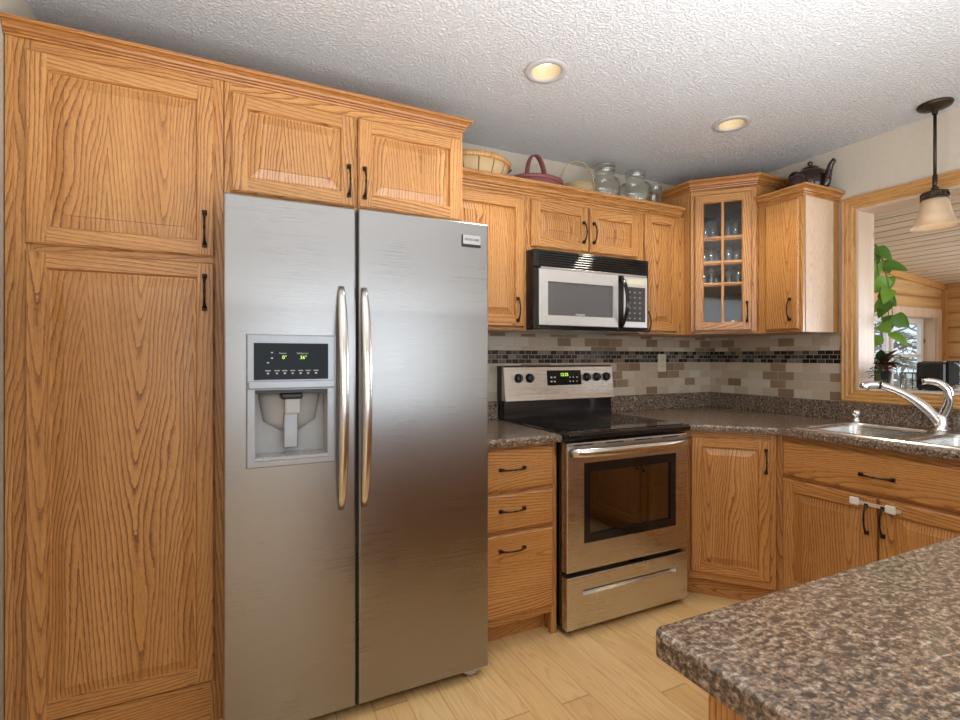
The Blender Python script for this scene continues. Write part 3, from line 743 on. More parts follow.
# ---- diagonal glass-front cabinet
DL = Vector((-.580, -.335)); DR = Vector((-.341, -.592))
def facing(L, R): d = R-L; return math.atan2(d.y, d.x), d.length
ang, ln = facing(DL, DR)
gc = thing('corner_glass_cabinet', 'tall diagonal corner cabinet with glass door showing glassware inside', 'cabinet', (DL.x, DL.y, ZB), ang)
iv = inv(gc); b = MB(iv); t_ = .016; zt = 2.275
poly = [(DL.x, DL.y), (DR.x, DR.y), (-.004, DR.y), (-.004, -.004), (DL.x, -.004)]
b.slab(poly, ZB, ZB+.018, OAK, r=.001); b.slab(poly, zt-.018, zt, OAK, r=.001)
b.box(DL.x, DL.x+t_, DL.y+.012, -.004, ZB+.018, zt-.018, OAK, 2); b.box(DR.x+.012, -.004, DR.y, DR.y+t_, ZB+.018, zt-.018, OAK, 2)
b.box(DL.x+t_, -.006, -.012, -.006, ZB+.018, zt-.018, M['cab_inside']); b.box(-.012, -.006, DR.y+t_, -.012, ZB+.018, zt-.018, M['cab_inside'])
b.box(DL.x+t_, DL.x+t_+.003, DL.y+.05, -.012, ZB+.018, zt-.018, M['cab_inside']); b.box(DR.x+.05, -.012, DR.y+t_, DR.y+t_+.003, ZB+.018, zt-.018, M['cab_inside'])
b.M = Matrix.Identity(4)
hh = zt-ZB
b2 = b
for V_ in []: pass
b.V = [iv@v for v in b.V]
b.box(0, .024, 0, .019, .0, hh, OAK, 2); b.box(ln-.024, ln, 0, .019, 0, hh, OAK, 2); b.box(.024, ln-.024, 0, .019, hh-.05, hh, OAK, 0); b.box(.024, ln-.024, 0, .019, 0, .028, OAK, 0)
b.build('body', gc)
shelf_z = [1.697, 1.826, 1.972]
ip = [(DL.x+.026, DL.y+.012), (DR.x+.012, DR.y+.026), (-.014, DR.y+.026), (-.014, -.014), (DL.x+.026, -.014)]
for z in shelf_z:
    s_ = MB(iv); s_.slab(ip, z-.009, z+.009, OAK, r=.002); s_.build('shelf', gc)
door(gc, .020, ln-.026, .020, .832, (ln-.052, .127), glassy=([1.697-ZB-.020, 1.826-ZB-.020, 1.972-ZB-.020], (ln-.046)/2), sw=.046)
b = MB(iv); crown(b, [(DL.x, -.004), (DL.x, DL.y), (DR.x, DR.y), (-.004, DR.y)], 2.268, .055, .036); b.build('crown_molding', gc)
# ---- right wall upper cabinet
XB = -.325; YE = -.845
rb = thing('wall_cabinet', 'narrow oak wall cabinet on the right wall with glare painted on its side facing the pass-through opening', 'cabinet', (XB, -.595, ZB), -PI/2)
w = .25
body(rb, w, .321, 0, .745, [(0, .05), (w-.014, w)], [(.05, w-.014, .715, .745), (.05, w-.014, 0, .02)])
door(rb, .052, w-.012, .012, .722, (w-.046, .118), sw=.0, ) if False else None
b = MB(); b.box(w, w+.0025, .022, .275, .002, .742, M['side_veneer_glare'], 2); b.box(w, w+.004, .277, .320, .002, .742, OAK, 2); b.build('side_panel', rb)  # veneer carries the painted glare, rear strip stays plain oak
b = MB(); d_ = drawer(rb, .050, w-.013, .014, .722, name='door')
for f in (0,):
    me = d_.data; uvl = me.uv_layers[0].data
    for q in uvl: q.uv = (q.uv[1]*1.0, q.uv[0]*1.0)
pull(d_, (.193-.050, -.019, .110), True)
b = MB(inv(rb)); crown(b, [(XB, -.60), (XB, YE), (-.004, YE)], 2.135, .052, .040, OAK); b.box(XB+.002, -.004, YE+.002, -.60, 2.140, 2.150, OAK, 0); b.build('crown_molding', rb)

# ---- base cabinets
YB = -.59
db = thing('drawer_base_cabinet', 'oak base cabinet of three drawers between refrigerator and range', 'cabinet', (-2.165, YB, 0)); X0 = -2.165
w = -1.742-X0
bb = MB(); ft = .019
bb.box(.001, w-.019, ft, .585, .10, .881, OAK, 2); bb.box(.001, w-.019, .07, .09, 0, .10, OAK, 0)
bb.box(w-.019, w-.001, ft, .585, 0, .881, OAK, 2)
bb.box(0, .03, 0, ft, .10, .881, OAK, 2); bb.box(w-.03, w, 0, ft, 0, .881, OAK, 2)
for za, zb in ((.858, .881), (.668, .688), (.493, .516), (.10, .142)): bb.box(.03, w-.03, 0, ft, za, zb, OAK, 0)
bb.build('body', db)
for za, zb, hz in ((.684, .862, .779), (.512, .668, .601), (.138, .496, .430)):
    drawer(db, .012, -1.768-X0, za, zb, -1.987-X0, hz)
BL = Vector((-.914, -.59)); BR = Vector((-.637, -.901)); ang, ln = facing(BL, BR)
cb = thing('corner_base_cabinet', 'diagonal oak base cabinet with one door in the corner right of the range', 'cabinet', (BL.x, BL.y, 0), ang)
iv = inv(cb); b = MB(iv)
b.slab([(BL.x, -.59), (BL.x+.0135, BL.y+.012), (BR.x+.016, BR.y+.014), (-.61, -.917), (-.004, -.917), (-.004, -.004), (-.955, -.004), (-.955, -.59)], .10, .881, OAK, r=.001)
b.slab([(-.900, -.54), (-.612, -.86), (-.585, -.925), (-.02, -.925), (-.02, -.02), (-.955, -.02), (-.955, -.54)], 0, .10, OAK, r=.001, grain=(BR-BL).to_3d())
b.V = [iv@v for v in b.V]; b.M = Matrix.Identity(4)
b.box(0, .024, 0, .019, .10, .881, OAK, 2); b.box(ln-.028, ln, 0, .019, .10, .881, OAK, 2); b.box(.024, ln-.028, 0, .019, .846, .881, OAK, 0); b.box(.024, ln-.028, 0, .019, .10, .142, OAK, 0)
b.box(-.05, 0, .001, .019, .10, .881, OAK, 2)
b.build('body', cb)
door(cb, .026, ln-.026, .136, .848, (ln-.047, .742), sw=.050)
sb = thing('sink_base_cabinet', 'oak sink base cabinet on the right wall with false drawer front and two doors', 'cabinet', (-.61, -.918, 0), -PI/2)
w = .93
body(sb, w, .60, 0, .881, [(0, .03), (w-.03, w), (.405, .420)], [(.03, w-.03, .846, .881), (.03, w-.03, .656, .690), (.03, w-.03, .10, .135)], toe=.10, hollow=True)
drawer(sb, .008, w-.03, .682, .848, -.918*-1*0+.413, .757, name='false_drawer')
door(sb, .008, .410, .118, .664, (.377, .570, .125), sw=.054); door(sb, .418, w-.03, .118, .664, (.437, .573, .125), sw=.054)
q = MB(); q.box(w, w+.19, 0, .6, .10, .881, OAK, 2); q.box(w, w+.19, .065, .6, 0, .10, OAK, 0); q.build('filler_panel', sb)
# white child lock strap across the sink doors
lk = thing('child_safety_lock', 'white plastic child lock strap stuck across the two sink cabinet doors', 'lock', (-.630, -1.232, .637), -PI/2)
b = MB(); b.box(0, .036, -.016, -.0005, -.017, .017, M['white_plastic'], bev=.006); b.build('latch', lk)
b = MB(); b.box(.132, .170, -.016, -.0005, -.021, .013, M['white_plastic'], bev=.006); b.build('latch', lk)
b = MB(); b.box(.034, .134, -.009, -.006, -.010, .006, M['strap'], bev=.001); b.box(.168, .188, -.009, -.006, -.012, .004, M['strap'], bev=.001); b.build('strap', lk)

# peninsula base
pb = thing('peninsula_cabinet', 'oak peninsula cabinet under the foreground countertop', 'cabinet', (-2.55, -2.062, 0))
b = MB(); b.box(.0205, 2.53, -.595, -.001, .10, .881, OAK, 2); b.box(.05, 2.53, -.53, -.06, 0, .10, OAK, 0); b.box(0, .02, -.60, 0, 0, .881, OAK, 2); b.build('body', pb)
for k in range(3):
    q = MB(); x0 = .08+k*.60
    q.box(x0, x0+.56, 0, .019, .13, .85, OAK, 2, .005); q.build('door', pb)

# ------------------------------------------------------------------ countertops
CT = M['laminate']; CZ0, CZ1 = .8815, .9145
b = MB(); b.slab([(-2.160, -.635), (-1.742, -.635), (-1.742, -.009), (-2.160, -.009)], CZ0, CZ1, CT, r=.012, rbot=False, seg=4)
b.box(-2.160, -1.742, -.028, -.009, CZ1, 1.016, CT, 0, .002)
tag(b.build('countertop'), 'short speckled laminate countertop between refrigerator and range', 'countertop')
b = MB()
hole = [(-.575, -1.815), (-.135, -1.815), (-.135, -.975), (-.575, -.975)]
b.slab([(-.964, -.637), (-.930, -.637), (-.662, -.925), (-.662, -2.0375), (-.009, -2.049), (-.009, -.009), (-.964, -.009)], CZ0, CZ1, CT, hole=hole, r=.012, seg=4)
b.box(-.964, -.009, -.028, -.009, CZ1, 1.016, CT, 0, .002); b.box(-.028, -.009, -2.048, -.028, CZ1, 1.016, CT, 0, .002)
tag(b.build('countertop'), 'speckled laminate corner countertop with backsplash lip holding the sink', 'countertop')
b = MB(); cx_, cy_, r_ = -2.603+.022, -2.019-.022, .022
cx_, cy_ = -2.588+.016, -2.005-.016; r_ = .016
arc = [(cx_+r_*math.cos(a), cy_+r_*math.sin(a)) for a in [PI/2+PI/2*i/6 for i in range(7)]]
b.slab(arc+[(-2.588, -2.68), (-.004, -2.68), (-.004, -2.050)], CZ0, CZ1, CT, r=.007, seg=4)
tag(b.build('peninsula_countertop'), 'large speckled laminate countertop of the peninsula in the foreground', 'countertop')

# ------------------------------------------------------------------ sink, faucet, dispenser
sk = thing('kitchen_sink', 'stainless double-bowl drop-in sink under the pass-through opening', 'sink', (-.355, -1.395, CZ1))
b = MB(inv(sk)); S = M['sink_steel']
def rrect(x0, x1, y0, y1, r, n=5):
    P = []
    for cx, cy, a0 in ((x1-r, y1-r, 0), (x0+r, y1-r, PI/2), (x0+r, y0+r, PI), (x1-r, y0+r, 3*PI/2)):
        P += [(cx+r*math.cos(a0+PI/2*i/n), cy+r*math.sin(a0+PI/2*i/n)) for i in range(n+1)]
    return P
# rim plate with two holes: build as outer ring -> tessellate with both holes
outer = rrect(-.605, -.055, -1.845, -.945, .03); hA = rrect(-.575, -.155, -1.355, -.985, .06); hB = rrect(-.575, -.155, -1.815, -1.400, .06)
loops = [[Vector((p[0], p[1], 0)) for p in L] for L in (outer, list(reversed(hA)), list(reversed(hB)))]
allp = [p for l in loops for p in l]; z = CZ1+.006
b.add([(p.x, p.y, z) for p in allp], [tuple(t) for t in tessellate_polygon(loops)], S)
n = len(outer)
o2 = rrect(-.611, -.049, -1.851, -.939, .035)
b.add([(p[0], p[1], z) for p in outer]+[(p[0], p[1], CZ1+.0003) for p in o2], [(i, (i+1) % n, n+(i+1) % n, n+i) for i in range(n)], S, smooth=True)
b.build('rim', sk, fix=True)
for hl, x0, x1, y0, y1 in ((hA, -.575, -.155, -1.355, -.985), (hB, -.575, -.155, -1.815, -1.400)):
    b = MB(inv(sk)); rings = []
    for dd, zz in ((0, z), (.004, z-.006), (.006, z-.02), (.012, z-.14), (.03, z-.168), (.06, z-.176)):
        rings.append([(p[0], p[1], zz) for p in rrect(x0+dd, x1-dd, y0+dd, y1-dd, .06)])
    n = len(hl); vs = [v for r in rings for v in r]
    fs = [(k*n+i, k*n+(i+1) % n, (k+1)*n+(i+1) % n, (k+1)*n+i) for k in range(len(rings)-1) for i in range(n)]; fs.append(tuple((len(rings)-1)*n+i for i in range(n)))
    b.add(vs, fs, S, smooth=True)
    b.lathe([(.0, .004), (.02, .004), (.04, .002), (.045, 0)], M['chrome'], 20, c=((x0+x1)/2, (y0+y1)/2, z-.176))
    b.build('bowl', sk, fix=False)

CH = M['chrome']
fa = thing('faucet', 'chrome single-lever pull-out faucet arching over the sink', 'faucet', (-.095, -1.335, CZ1+.006))
b = MB(); b.lathe([(0,0), (.034,0), (.034,.006), (.028,.012), (.027,.03), (.026,.06), (.022,.075), (0,.08)], CH, 24); b.build('base', fa)
pts = []
ctrl = [Vector((0,.0,.02)), Vector((-.012,.03,.10)), Vector((-.045,.10,.165)), Vector((-.085,.165,.212)), Vector((-.115,.215,.222)), Vector((-.135,.245,.205)), Vector((-.140,.250,.185))]
def bez(C, n):
    out = []
    for i in range(n+1):
        t = i/n; P_ = [c.copy() for c in C]
        while len(P_) > 1: P_ = [P_[k].lerp(P_[k+1], t) for k in range(len(P_)-1)]
        out.append(P_[0])
    return out
pts = bez(ctrl, 22)
b = MB(); b.tube(pts[:15], [.027-.008*min(1, i/9) for i in range(15)], CH, 14, side=(0,0,1)); b.build('spout', fa)
b = MB(); b.tube(pts[14:], [.0185]*1+[.0195]*5+[.023, .022, .018][:3], CH, 14, side=(0,0,1)); b.tube([pts[14]-(pts[15]-pts[14])*.25, pts[14]+(pts[15]-pts[14])*.15], .0200, M['black_plastic'], 14); b.build('spray_head', fa)
lv = [Vector((0,0,.05)), Vector((.006,-.03,.12)), Vector((.004,-.048,.18)), Vector((-.01,-.035,.222)), Vector((-.03,.010,.238)), Vector((-.05,.05,.226))]
b = MB(); q = bez(lv, 14); b.tube(q, [(.021-.007*i/14, .021-.013*i/14) for i in range(15)], CH, 12, side=(0,0,1)); b.build('lever', fa)
sd = thing('soap_dispenser', 'small chrome soap dispenser cap at the back left of the sink', 'soap dispenser', (-.085, -.978, CZ1+.006))
sd.scale = (1.35, 1.35, 1.25)
b = MB(); b.lathe([(0,0), (.018,0), (.018,.004), (.013,.010), (.0125,.022), (.017,.024), (.018,.040), (.014,.048), (0,.050)], CH, 20); b.build('cap', sd)
b = MB(); b.tube([(0,0,.034), (-.02,-.004,.036), (-.034,-.006,.030)], [.006, .0055, .0045], CH, 8); b.build('nozzle', sd)

# ------------------------------------------------------------------ refrigerator
FX0, FX1, FXS0, FXS1, FY = -3.1045, -2.168, -2.690, -2.681, -.736
fr_ = thing('refrigerator', 'large stainless side-by-side refrigerator with ice and water dispenser', 'refrigerator', (FX0, FY, 0))
st = M['steel']
FM = Matrix(((1,0,0,0), (0,0,-1,0), (0,1,0,0), (0,0,0,1)))   # slab (x, z) plane -> upright, front to -y
def up(P): return P
b = MB(); b.box(.006, FX1-FX0-.006, .093, FY*-1-.03, .03, 1.765, M['silver_plastic'] if False else M['black_plastic'], bev=.004)
b.box(.006, FX1-FX0-.006, .05, .08, .015, .05, M['black_plastic']); b.build('body', fr_)
def fdoor(name, x0, x1, z0, z1, hole=None):
    b = MB(FM)
    P_ = [(x0, z0), (x1, z0), (x1, z1), (x0, z1)]
    # FM maps (x, y, z)->(x, -z, y): slab thickness z -0.058..0 -> y .058..0
    b.slab(P_, -.058, 0.0, st, hole=hole, r=.007, seg=4)
    return b.build(name, fr_)
o = -FX0
hx0, hx1, hz0, hz1 = -3.016+o, -2.785+o, .926, 1.158
d1 = fdoor('freezer_door', 0, FXS0+o, .042, 1.783, [(hx0, hz0), (hx1, hz0), (hx1, hz1), (hx0, hz1)])
d2 = fdoor('refrigerator_door', FXS1+o, FX1+o, .042, 1.787)
b = MB(); b.box(FXS0+o-.001, FXS1+o+.001, .012, .060, .05, 1.77, M['dark_gap']); b.build('gasket', fr_)
for dd, xh in ((d1, -2.741+o), (d2, -2.662+o)):
    b = MB(); n = 21; pts = []; rad = []
    for i in range(n):
        s_ = -1+2*i/(n-1); zz = 1.122+s_*.383; yy = -.004-.052*(1-abs(s_)**2.4)
        pts.append((xh, yy, zz)); rad.append((.0165*(1-.35*abs(s_)**5), .008))
    b.tube(pts, rad, M['handle_steel'], 14, side=(1,0,0)); b.build('handle', dd)
# dispenser
dp = bpy.data.objects.new('dispenser', None)
b = MB(FM); bz = M['silver_plastic']
b.slab([(-3.039+o, .906), (-2.760+o, .906), (-2.760+o, 1.337), (-3.039+o, 1.337)], 0.0, .010, bz, hole=[(hx0+.001, hz0+.001), (hx1-.001, hz0+.001), (hx1-.001, hz1-.001), (hx0+.001, hz1-.001)], r=.005, seg=3)
dsp = b.build('dispenser', fr_)
b = MB(); b.box(-3.039+o+.004, -2.760+o-.004, -.019, -.010, 1.160, 1.186, M['silver_plastic'], bev=.004); b.build('ledge', dsp)
b = MB(); b.box(-3.017+o, -2.786+o, -.0125, -.0095, 1.190, 1.309, M['panel_glass']); cp = b.build('control_panel', dsp)
g = M['grey_plastic']; b = MB(); e = .003
b.box(hx0+.001, hx1-.001, .085, .090, hz0, hz1, g); b.box(hx0+.001, hx0+e, -.006, .085, hz0, hz1, g); b.box(hx1-e, hx1-.001, -.006, .085, hz0, hz1, g)
b.box(hx0+e, hx1-e, -.006, .085, hz1-.012, hz1-.002, M['black_plastic']); b.box(hx0+e, hx1-e, -.008, .085, hz0+.002, hz0+.010, g)
b.build('cavity', dsp)
b = MB(); b.lathe([(0, .0), (.10, .0), (.10, -.02), (.085, -.10), (.03, -.135), (0, -.138)], g, 28, c=((hx0+hx1)/2, .085, hz1-.012), sy=.45); b.build('funnel', dsp)
b = MB(); b.box((hx0+hx1)/2-.035, (hx0+hx1)/2+.035, .0, .05, hz1-.035, hz1-.012, M['black_plastic'], bev=.008); b.box((hx0+hx1)/2-.022, (hx0+hx1)/2+.028, .005, .03, hz1-.085, hz1-.03, g, bev=.006); b.build('nozzle', dsp)
b = MB(); b.box((hx0+hx1)/2-.024, (hx0+hx1)/2+.024, .036, .046, hz0+.03, hz1-.08, M['silver_plastic'], bev=.008); b.build('paddle', dsp)
b = MB()
for k in range(12): b.box(hx0+.01+k*.0185, hx0+.020+k*.0185, .0, .08, hz0+.010, hz0+.012, M['grey_plastic'])
b.build('drip_tray', dsp)
def legend(txt, size, x, z, m): text_obj(txt, size, (x, -.0128, z), dsp, 'display_text', m)
legend('0°', .016, -2.925+o, 1.262, M['lcd_green']); legend('36°', .016, -2.866+o, 1.262, M['lcd_green'])
legend('Freezer', .0075, -2.930+o, 1.276, M['lcd_white']); legend('Refrigerator', .0075, -2.868+o, 1.276, M['lcd_white'])
def mark(parent, name, *q, m=None):
    m_ = MB(); m_.box(*q, m or M['lcd_white']); m_.build(name, parent)
for i, xx in enumerate((-2.975, -2.948, -2.924, -2.900, -2.875, -2.851, -2.826)):
    mark(dsp, 'button_mark', xx+o-.008, xx+o+.008, -.0135, -.0122, 1.218, 1.2205); mark(dsp, 'button_mark', xx+o-.003, xx+o+.003, -.0135, -.0122, 1.208, 1.213)
for xx, zz in ((-2.963, 1.276), (-2.963, 1.258), (-2.975, 1.243)): mark(dsp, 'button_mark', xx+o-.003, xx+o+.003, -.0135, -.0122, zz, zz+.004)
b = MB(); b.box(-2.284+o, -2.204+o, -.005, 0, 1.690, 1.736, M['black_plastic'], bev=.0015); b.box(-2.281+o, -2.206+o, -.007, -.005, 1.700, 1.735, M['badge'], bev=.001); bd = b.build('badge', d2)
text_obj('FRIGIDAIRE', .0125, (-2.2435+o, -.0073, 1.7175), d2, 'badge_lettering', M['black_plastic'])
b = MB(); b.lathe([(0,-.02), (.028,-.02), (.030,0), (.028,.02), (0,.02)], M['grey_plastic'], 18, c=(FX1+o-.06, .045, .031), axis=(1,0,0)); b.box(FX1+o-.10, FX1+o-.02, .01, .06, .028, .042, M['grey_plastic'], bev=.006); b.build('foot', fr_)
b = MB(); b.lathe([(0,-.02), (.028,-.02), (.030,0), (.028,.02), (0,.02)], M['grey_plastic'], 18, c=(.06, .045, .031), axis=(1,0,0)); b.build('foot', fr_)

# ------------------------------------------------------------------ range
RX0, RX1, RY = -1.736, -.974, -.66
rg = thing('electric_range', 'stainless and black freestanding electric range with glass cooktop', 'range', (RX0, RY, 0)); w = RX1-RX0
SR = M['steel_range']; BG = M['black_gloss']
b = MB(); b.box(.002, w-.002, .045, .640, .03, .900, BG); b.build('body', rg)
b = MB(); b.box(0, w, -.018, .640, .888, .920, BG, bev=.009); b.box(.02, w-.02, .012, .575, .9195, .9225, M['black_glass']); ck = b.build('cooktop', rg)
for cx, cy, r_ in ((.20, .17, .115), (.57, .17, .085), (.20, .43, .085), (.57, .43, .105)):
    q = MB(); q.lathe([(r_-.003, .9227), (r_-.003, .9230), (r_, .9230), (r_, .9227)], M['burner'], 40, c=(cx, cy, 0)); q.lathe([(r_*.55-.002, .9227), (r_*.55-.002, .9230), (r_*.55, .9230), (r_*.55, .9227)], M['burner'], 40, c=(cx, cy, 0)); q.build('burner_ring', ck)
# oven door with window hole
b = MB(FM); b.slab([(.004, .290), (w-.004, .290), (w-.004, .876), (.004, .876)], -.042, 0, SR, hole=[(.097, .413), (w-.087, .413), (w-.087, .780), (.097, .780)], r=.006)
od = b.build('oven_door', rg)
b = MB(); b.box(.097, .135, .002, .010, .413, .780, BG); b.box(w-.122, w-.087, .002, .010, .413, .780, BG); b.box(.135, w-.122, .002, .010, .735, .780, BG); b.box(.135, w-.122, .002, .010, .413, .452, BG)
b.box(.097, w-.087, .010, .014, .413, .780, M['oven_pane']); b.build('oven_window', od)
b = MB(); c_ = M['oven_inside']
b.box(.08, w-.08, .043, .0445, .40, .79, c_)
for zz in (.50, .62): b.box(.10, w-.10, .036, .040, zz, zz+.004, M['chrome'])
b.build('oven_rack', od)
b = MB(); n = 15
b.tube([(.012+(w-.024)*i/(n-1), -.012-.036*min(1, 5*min(i/(n-1), 1-i/(n-1)))**.6-.006*math.sin(PI*i/(n-1)), .834) for i in range(n)], [(.021, .012)]*n, M['handle_steel'], 14, side=(0,0,1)); b.build('handle', od)
for k in range(4):
    b = MB(); b.box(.04+k*.18, .15+k*.18, -.0012, .0, .861, .866, M['dark_gap']); b.build('vent_slot', od)
b = MB(FM); b.slab([(.004, .030), (w-.004, .030), (w-.004, .268), (.004, .268)], -.042, 0, SR, hole=[(.092, .178), (w-.088, .178), (w-.088, .222), (.092, .222)], r=.006)
wd = b.build('warming_drawer', rg)
b = MB(); b.box(.092, w-.088, .018, .020, .178, .222, SR, 0); b.box(.094, w-.090, .002, .018, .2205, .222, M['dark_gap']); b.add([(.092, .001, .178), (w-.088, .001, .178), (w-.088, .018, .192), (.092, .018, .192)], [(0,1,2,3)], M['handle_steel']); b.build('pull_recess', wd)
for xx in (.05, w-.05):
    b = MB(); b.lathe([(0, .0), (.02, .0), (.02, .02), (.01, .032), (0, .032)], M['black_plastic'], 12, c=(xx, .06, 0)); b.build('foot', rg)
# backguard
b = MB(); yb = .652
prof = [(.552, 1.020), (.560, 1.050), (.578, 1.205), (.590, 1.215), (yb, 1.215), (yb, 1.020)]
vs = [(x, y, z_) for x in (.0, w) for y, z_ in prof]; m_ = len(prof)
b.add(vs, [(i, m_+i, m_+(i+1) % m_, (i+1) % m_) for i in range(m_)]+[tuple(range(m_)), tuple(reversed(range(m_, 2*m_)))], SR, 0)
prof2 = [(.575, .918), (.580, 1.020), (yb, 1.020), (yb, .918)]; m_ = 4
b.add([(x, y, z_) for x in (.004, w-.004) for y, z_ in prof2], [(i, m_+i, m_+(i+1) % m_, (i+1) % m_) for i in range(m_)]+[tuple(range(m_)), tuple(reversed(range(m_, 2*m_)))], BG, 0)
b.box(-.001, .004, .60, yb, .918, 1.212, M['black_plastic'])
bgd = b.build('backguard', rg)
def bgp(z_): return .560+(z_-1.050)/.155*.018
ax = Vector((0, -.155, .018)).normalized()
for xk in (-1.646, -1.572, -1.173, -1.098, -1.024):
    x = xk-RX0; z_ = 1.144; q = MB(); y = bgp(z_)
    q.lathe([(0, 0), (.026, 0), (.026, .004), (.022, .006), (.020, .020), (.018, .022), (0, .022)], M['black_plastic'], 20, c=(x, y, z_), axis=ax)
    q.box(x-.0045, x+.0045, y-.032, y-.018, z_-.018, z_+.022, M['black_plastic'], bev=.003); q.build('knob', bgd)
b = MB(); z0_, z1_ = 1.100, 1.186
x0, x1 = -1.455-RX0, -1.214-RX0
b.add([(x0, bgp(z0_)-.0015, z0_), (x1, bgp(z0_)-.0015, z0_), (x1, bgp(z1_)-.0015, z1_), (x0, bgp(z1_)-.0015, z1_), (x0, bgp(z0_)+.002, z0_), (x1, bgp(z0_)+.002, z0_), (x1, bgp(z1_)+.002, z1_), (x0, bgp(z1_)+.002, z1_)],
      [(0,1,2,3), (4,0,3,7), (1,5,6,2), (3,2,6,7), (0,4,5,1)], M['black_glass'])
b.build('clock_panel', bgd)
text_obj('12:25', .026, ((x0+x1)/2, bgp(1.160)-.002, 1.160), bgd, 'clock_digits', M['lcd_green'], rot=(PI/2-.116, 0, 0))
for i in range(2):
    for xx in (.022, .045): mark(bgd, 'button_mark', x0+xx, x0+xx+.012, bgp(1.13)-.003, bgp(1.13)-.001, 1.118+i*.024, 1.126+i*.024)
for i in range(2):
    for xx in (.155, .178, .205): mark(bgd, 'button_mark', x0+xx, x0+xx+.008, bgp(1.13)-.003, bgp(1.13)-.001, 1.118+i*.024, 1.124+i*.024)

# ------------------------------------------------------------------ microwave
MX0, MX1, MY = -1.720, -.950, -.365
mw = thing('microwave', 'stainless and black over-the-range microwave hood', 'microwave', (MX0, MY, 1.405)); w = MX1-MX0; h = .405
b = MB(); b.box(0, w, .035, .355, .012, h, M['black_plastic'], bev=.004); b.box(.03, w-.03, .05, .33, 0, .012, M['badge']); b.build('body', mw)
b = MB()
b.box(0, w, 0, .035, h-.092, h, BG, bev=.006)
for k in range(6): b.box(.035, w-.02, -.006, .002, h-.080+k*.0125, h-.0745+k*.0125, BG, bev=.002)
b.box(.04, w-.02, -.004, .001, h-.098, h-.088, M['badge'], bev=.001)
b.build('vent_grille', mw)
b = MB(FM)
b.slab([(.030, .020), (.545, .020), (.545, h-.098), (.030, h-.098)], -.030, .004, M['silver_panel'], hole=[(.082, .072), (.508, .072), (.508, .245), (.082, .245)], r=.004)
md = b.build('microwave_door', mw)
b = MB(); b.box(.082, .508, .002, .006, .072, .245, M['mw_window']); b.build('window', md)
text_obj('FRIGIDAIRE', .012, (.29, .0015, .080), md, 'lettering', M['lcd_white'])
b = MB(); b.box(0, .030, .002, .035, .0, h-.092, BG, bev=.004); b.box(.545, .585, .002, .035, .0, h-.092, BG, bev=.003); b.box(.030, w, .004, .035, .0, .020, BG, bev=.003); b.box(w-.012, w, .002, .035, .02, h-.092, BG, bev=.003); b.build('frame', mw)
b = MB(); n = 15
b.tube([(.568, -.006-.044*(1-abs(-1+2*i/(n-1))**2.2), .030+(h-.140)*i/(n-1)) for i in range(n)], [(.012, .008)]*n, BG, 12, side=(1,0,0)); b.build('handle', md)
b = MB(); b.box(.586, w-.012, -.002, .03, .022, h-.098, M['silver_panel'], bev=.003); b.build('control_panel', mw)
b = MB(); b.box(.610, w-.035, -.0035, -.001, .262, .292, M['almond']); b.box(.603, w-.030, -.0035, -.001, .055, .248, M['burner']); kp = b.build('keypad', mw)
for r_ in range(6):
    for c_ in range(3):
        x = .617+c_*.037; z = .068+r_*.029; mark(kp, 'button', x+.002, x+.014, -.0042, -.003, z+.002, z+.010, m=M['key_grey'])

# ------------------------------------------------------------------ ceiling lamps
for i, (x, y, lab) in enumerate(((-1.919, -.770, 'round recessed ceiling light above the drawers, nearer the camera'), (-.817, -.789, 'round recessed ceiling light nearer the corner glass cabinet'))):
    c = thing('recessed_ceiling_light', lab, 'ceiling light', (x, y, H), group=None)
    q = MB(); q.lathe([(.060, -.003), (.064, -.008), (.086, -.006), (.090, 0), (.060, 0), (.060, -.003)], M['can_ring'], 36); q.build('trim_ring', c)
    q = MB(); q.lathe([(.060, -.003), (.056, .030), (.048, .055), (.048, .058)], M['baffle'], 32); q.build('baffle', c, fix=False)
    q = MB(); q.lathe([(.048, .050), (.030, .045), (0, .042)], M['lamp_on'], 24); q.build('bulb', c, fix=False)
    l = bpy.data.lights.new('can_light', 'SPOT'); l.energy = 22; l.spot_size = 2.1; l.spot_blend = .7; l.shadow_soft_size = .05; l.color = (1.0, .90, .76)
    lo = bpy.data.objects.new('can_light', l); COL.objects.link(lo); lo.parent = c; lo.location = (0, 0, -.02)
# other cans of the same ceiling behind the camera (lamps only)
for x, y in ((-2.6, -3.4), (-1.0, -3.4)):
    l = bpy.data.lights.new('can_light', 'SPOT'); l.energy = 30; l.spot_size = 2.3; l.spot_blend = .8; l.shadow_soft_size = .06; l.color = (1.0, .92, .80)
    lo = bpy.data.objects.new('can_light', l); COL.objects.link(lo); lo.location = (x, y, H-.03)

pd = thing('pendant_lamp', 'bronze pendant lamp with cream glass bell shade hanging over the sink', 'pendant lamp', (-.140, -1.332, H))
BL_ = M['bronze_lamp']
b = MB(); b.lathe([(0, 0), (.064, 0), (.066, -.006), (.060, -.016), (.030, -.026), (.012, -.032), (.010, -.05), (0, -.05)], BL_, 32); b.build('canopy', pd)
b = MB(); b.tube([(0,0,-.03), (0,0,-.345)], .0065, BL_, 12); b.tube([(0,0,-.330), (0,0,-.395)], .0095, BL_, 12); b.lathe([(0,-.385), (.014,-.388), (.015,-.40), (.0,-.402)], BL_, 16); b.build('stem', pd)
b = MB(); b.lathe([(0, -.398), (.020, -.400), (.050, -.412), (.055, -.418), (.050, -.420), (.0, -.416)], BL_, 28)
for k in range(6):
    a = 2*PI*k/6; b.box(.048*math.cos(a)-.004, .048*math.cos(a)+.004, .048*math.sin(a)-.004, .048*math.sin(a)+.004, -.440, -.416, BL_)
b.lathe([(.045, -.436), (.053, -.436), (.054, -.446), (.045, -.446), (.045, -.436)], BL_, 28); b.build('shade_holder', pd)
b = MB()
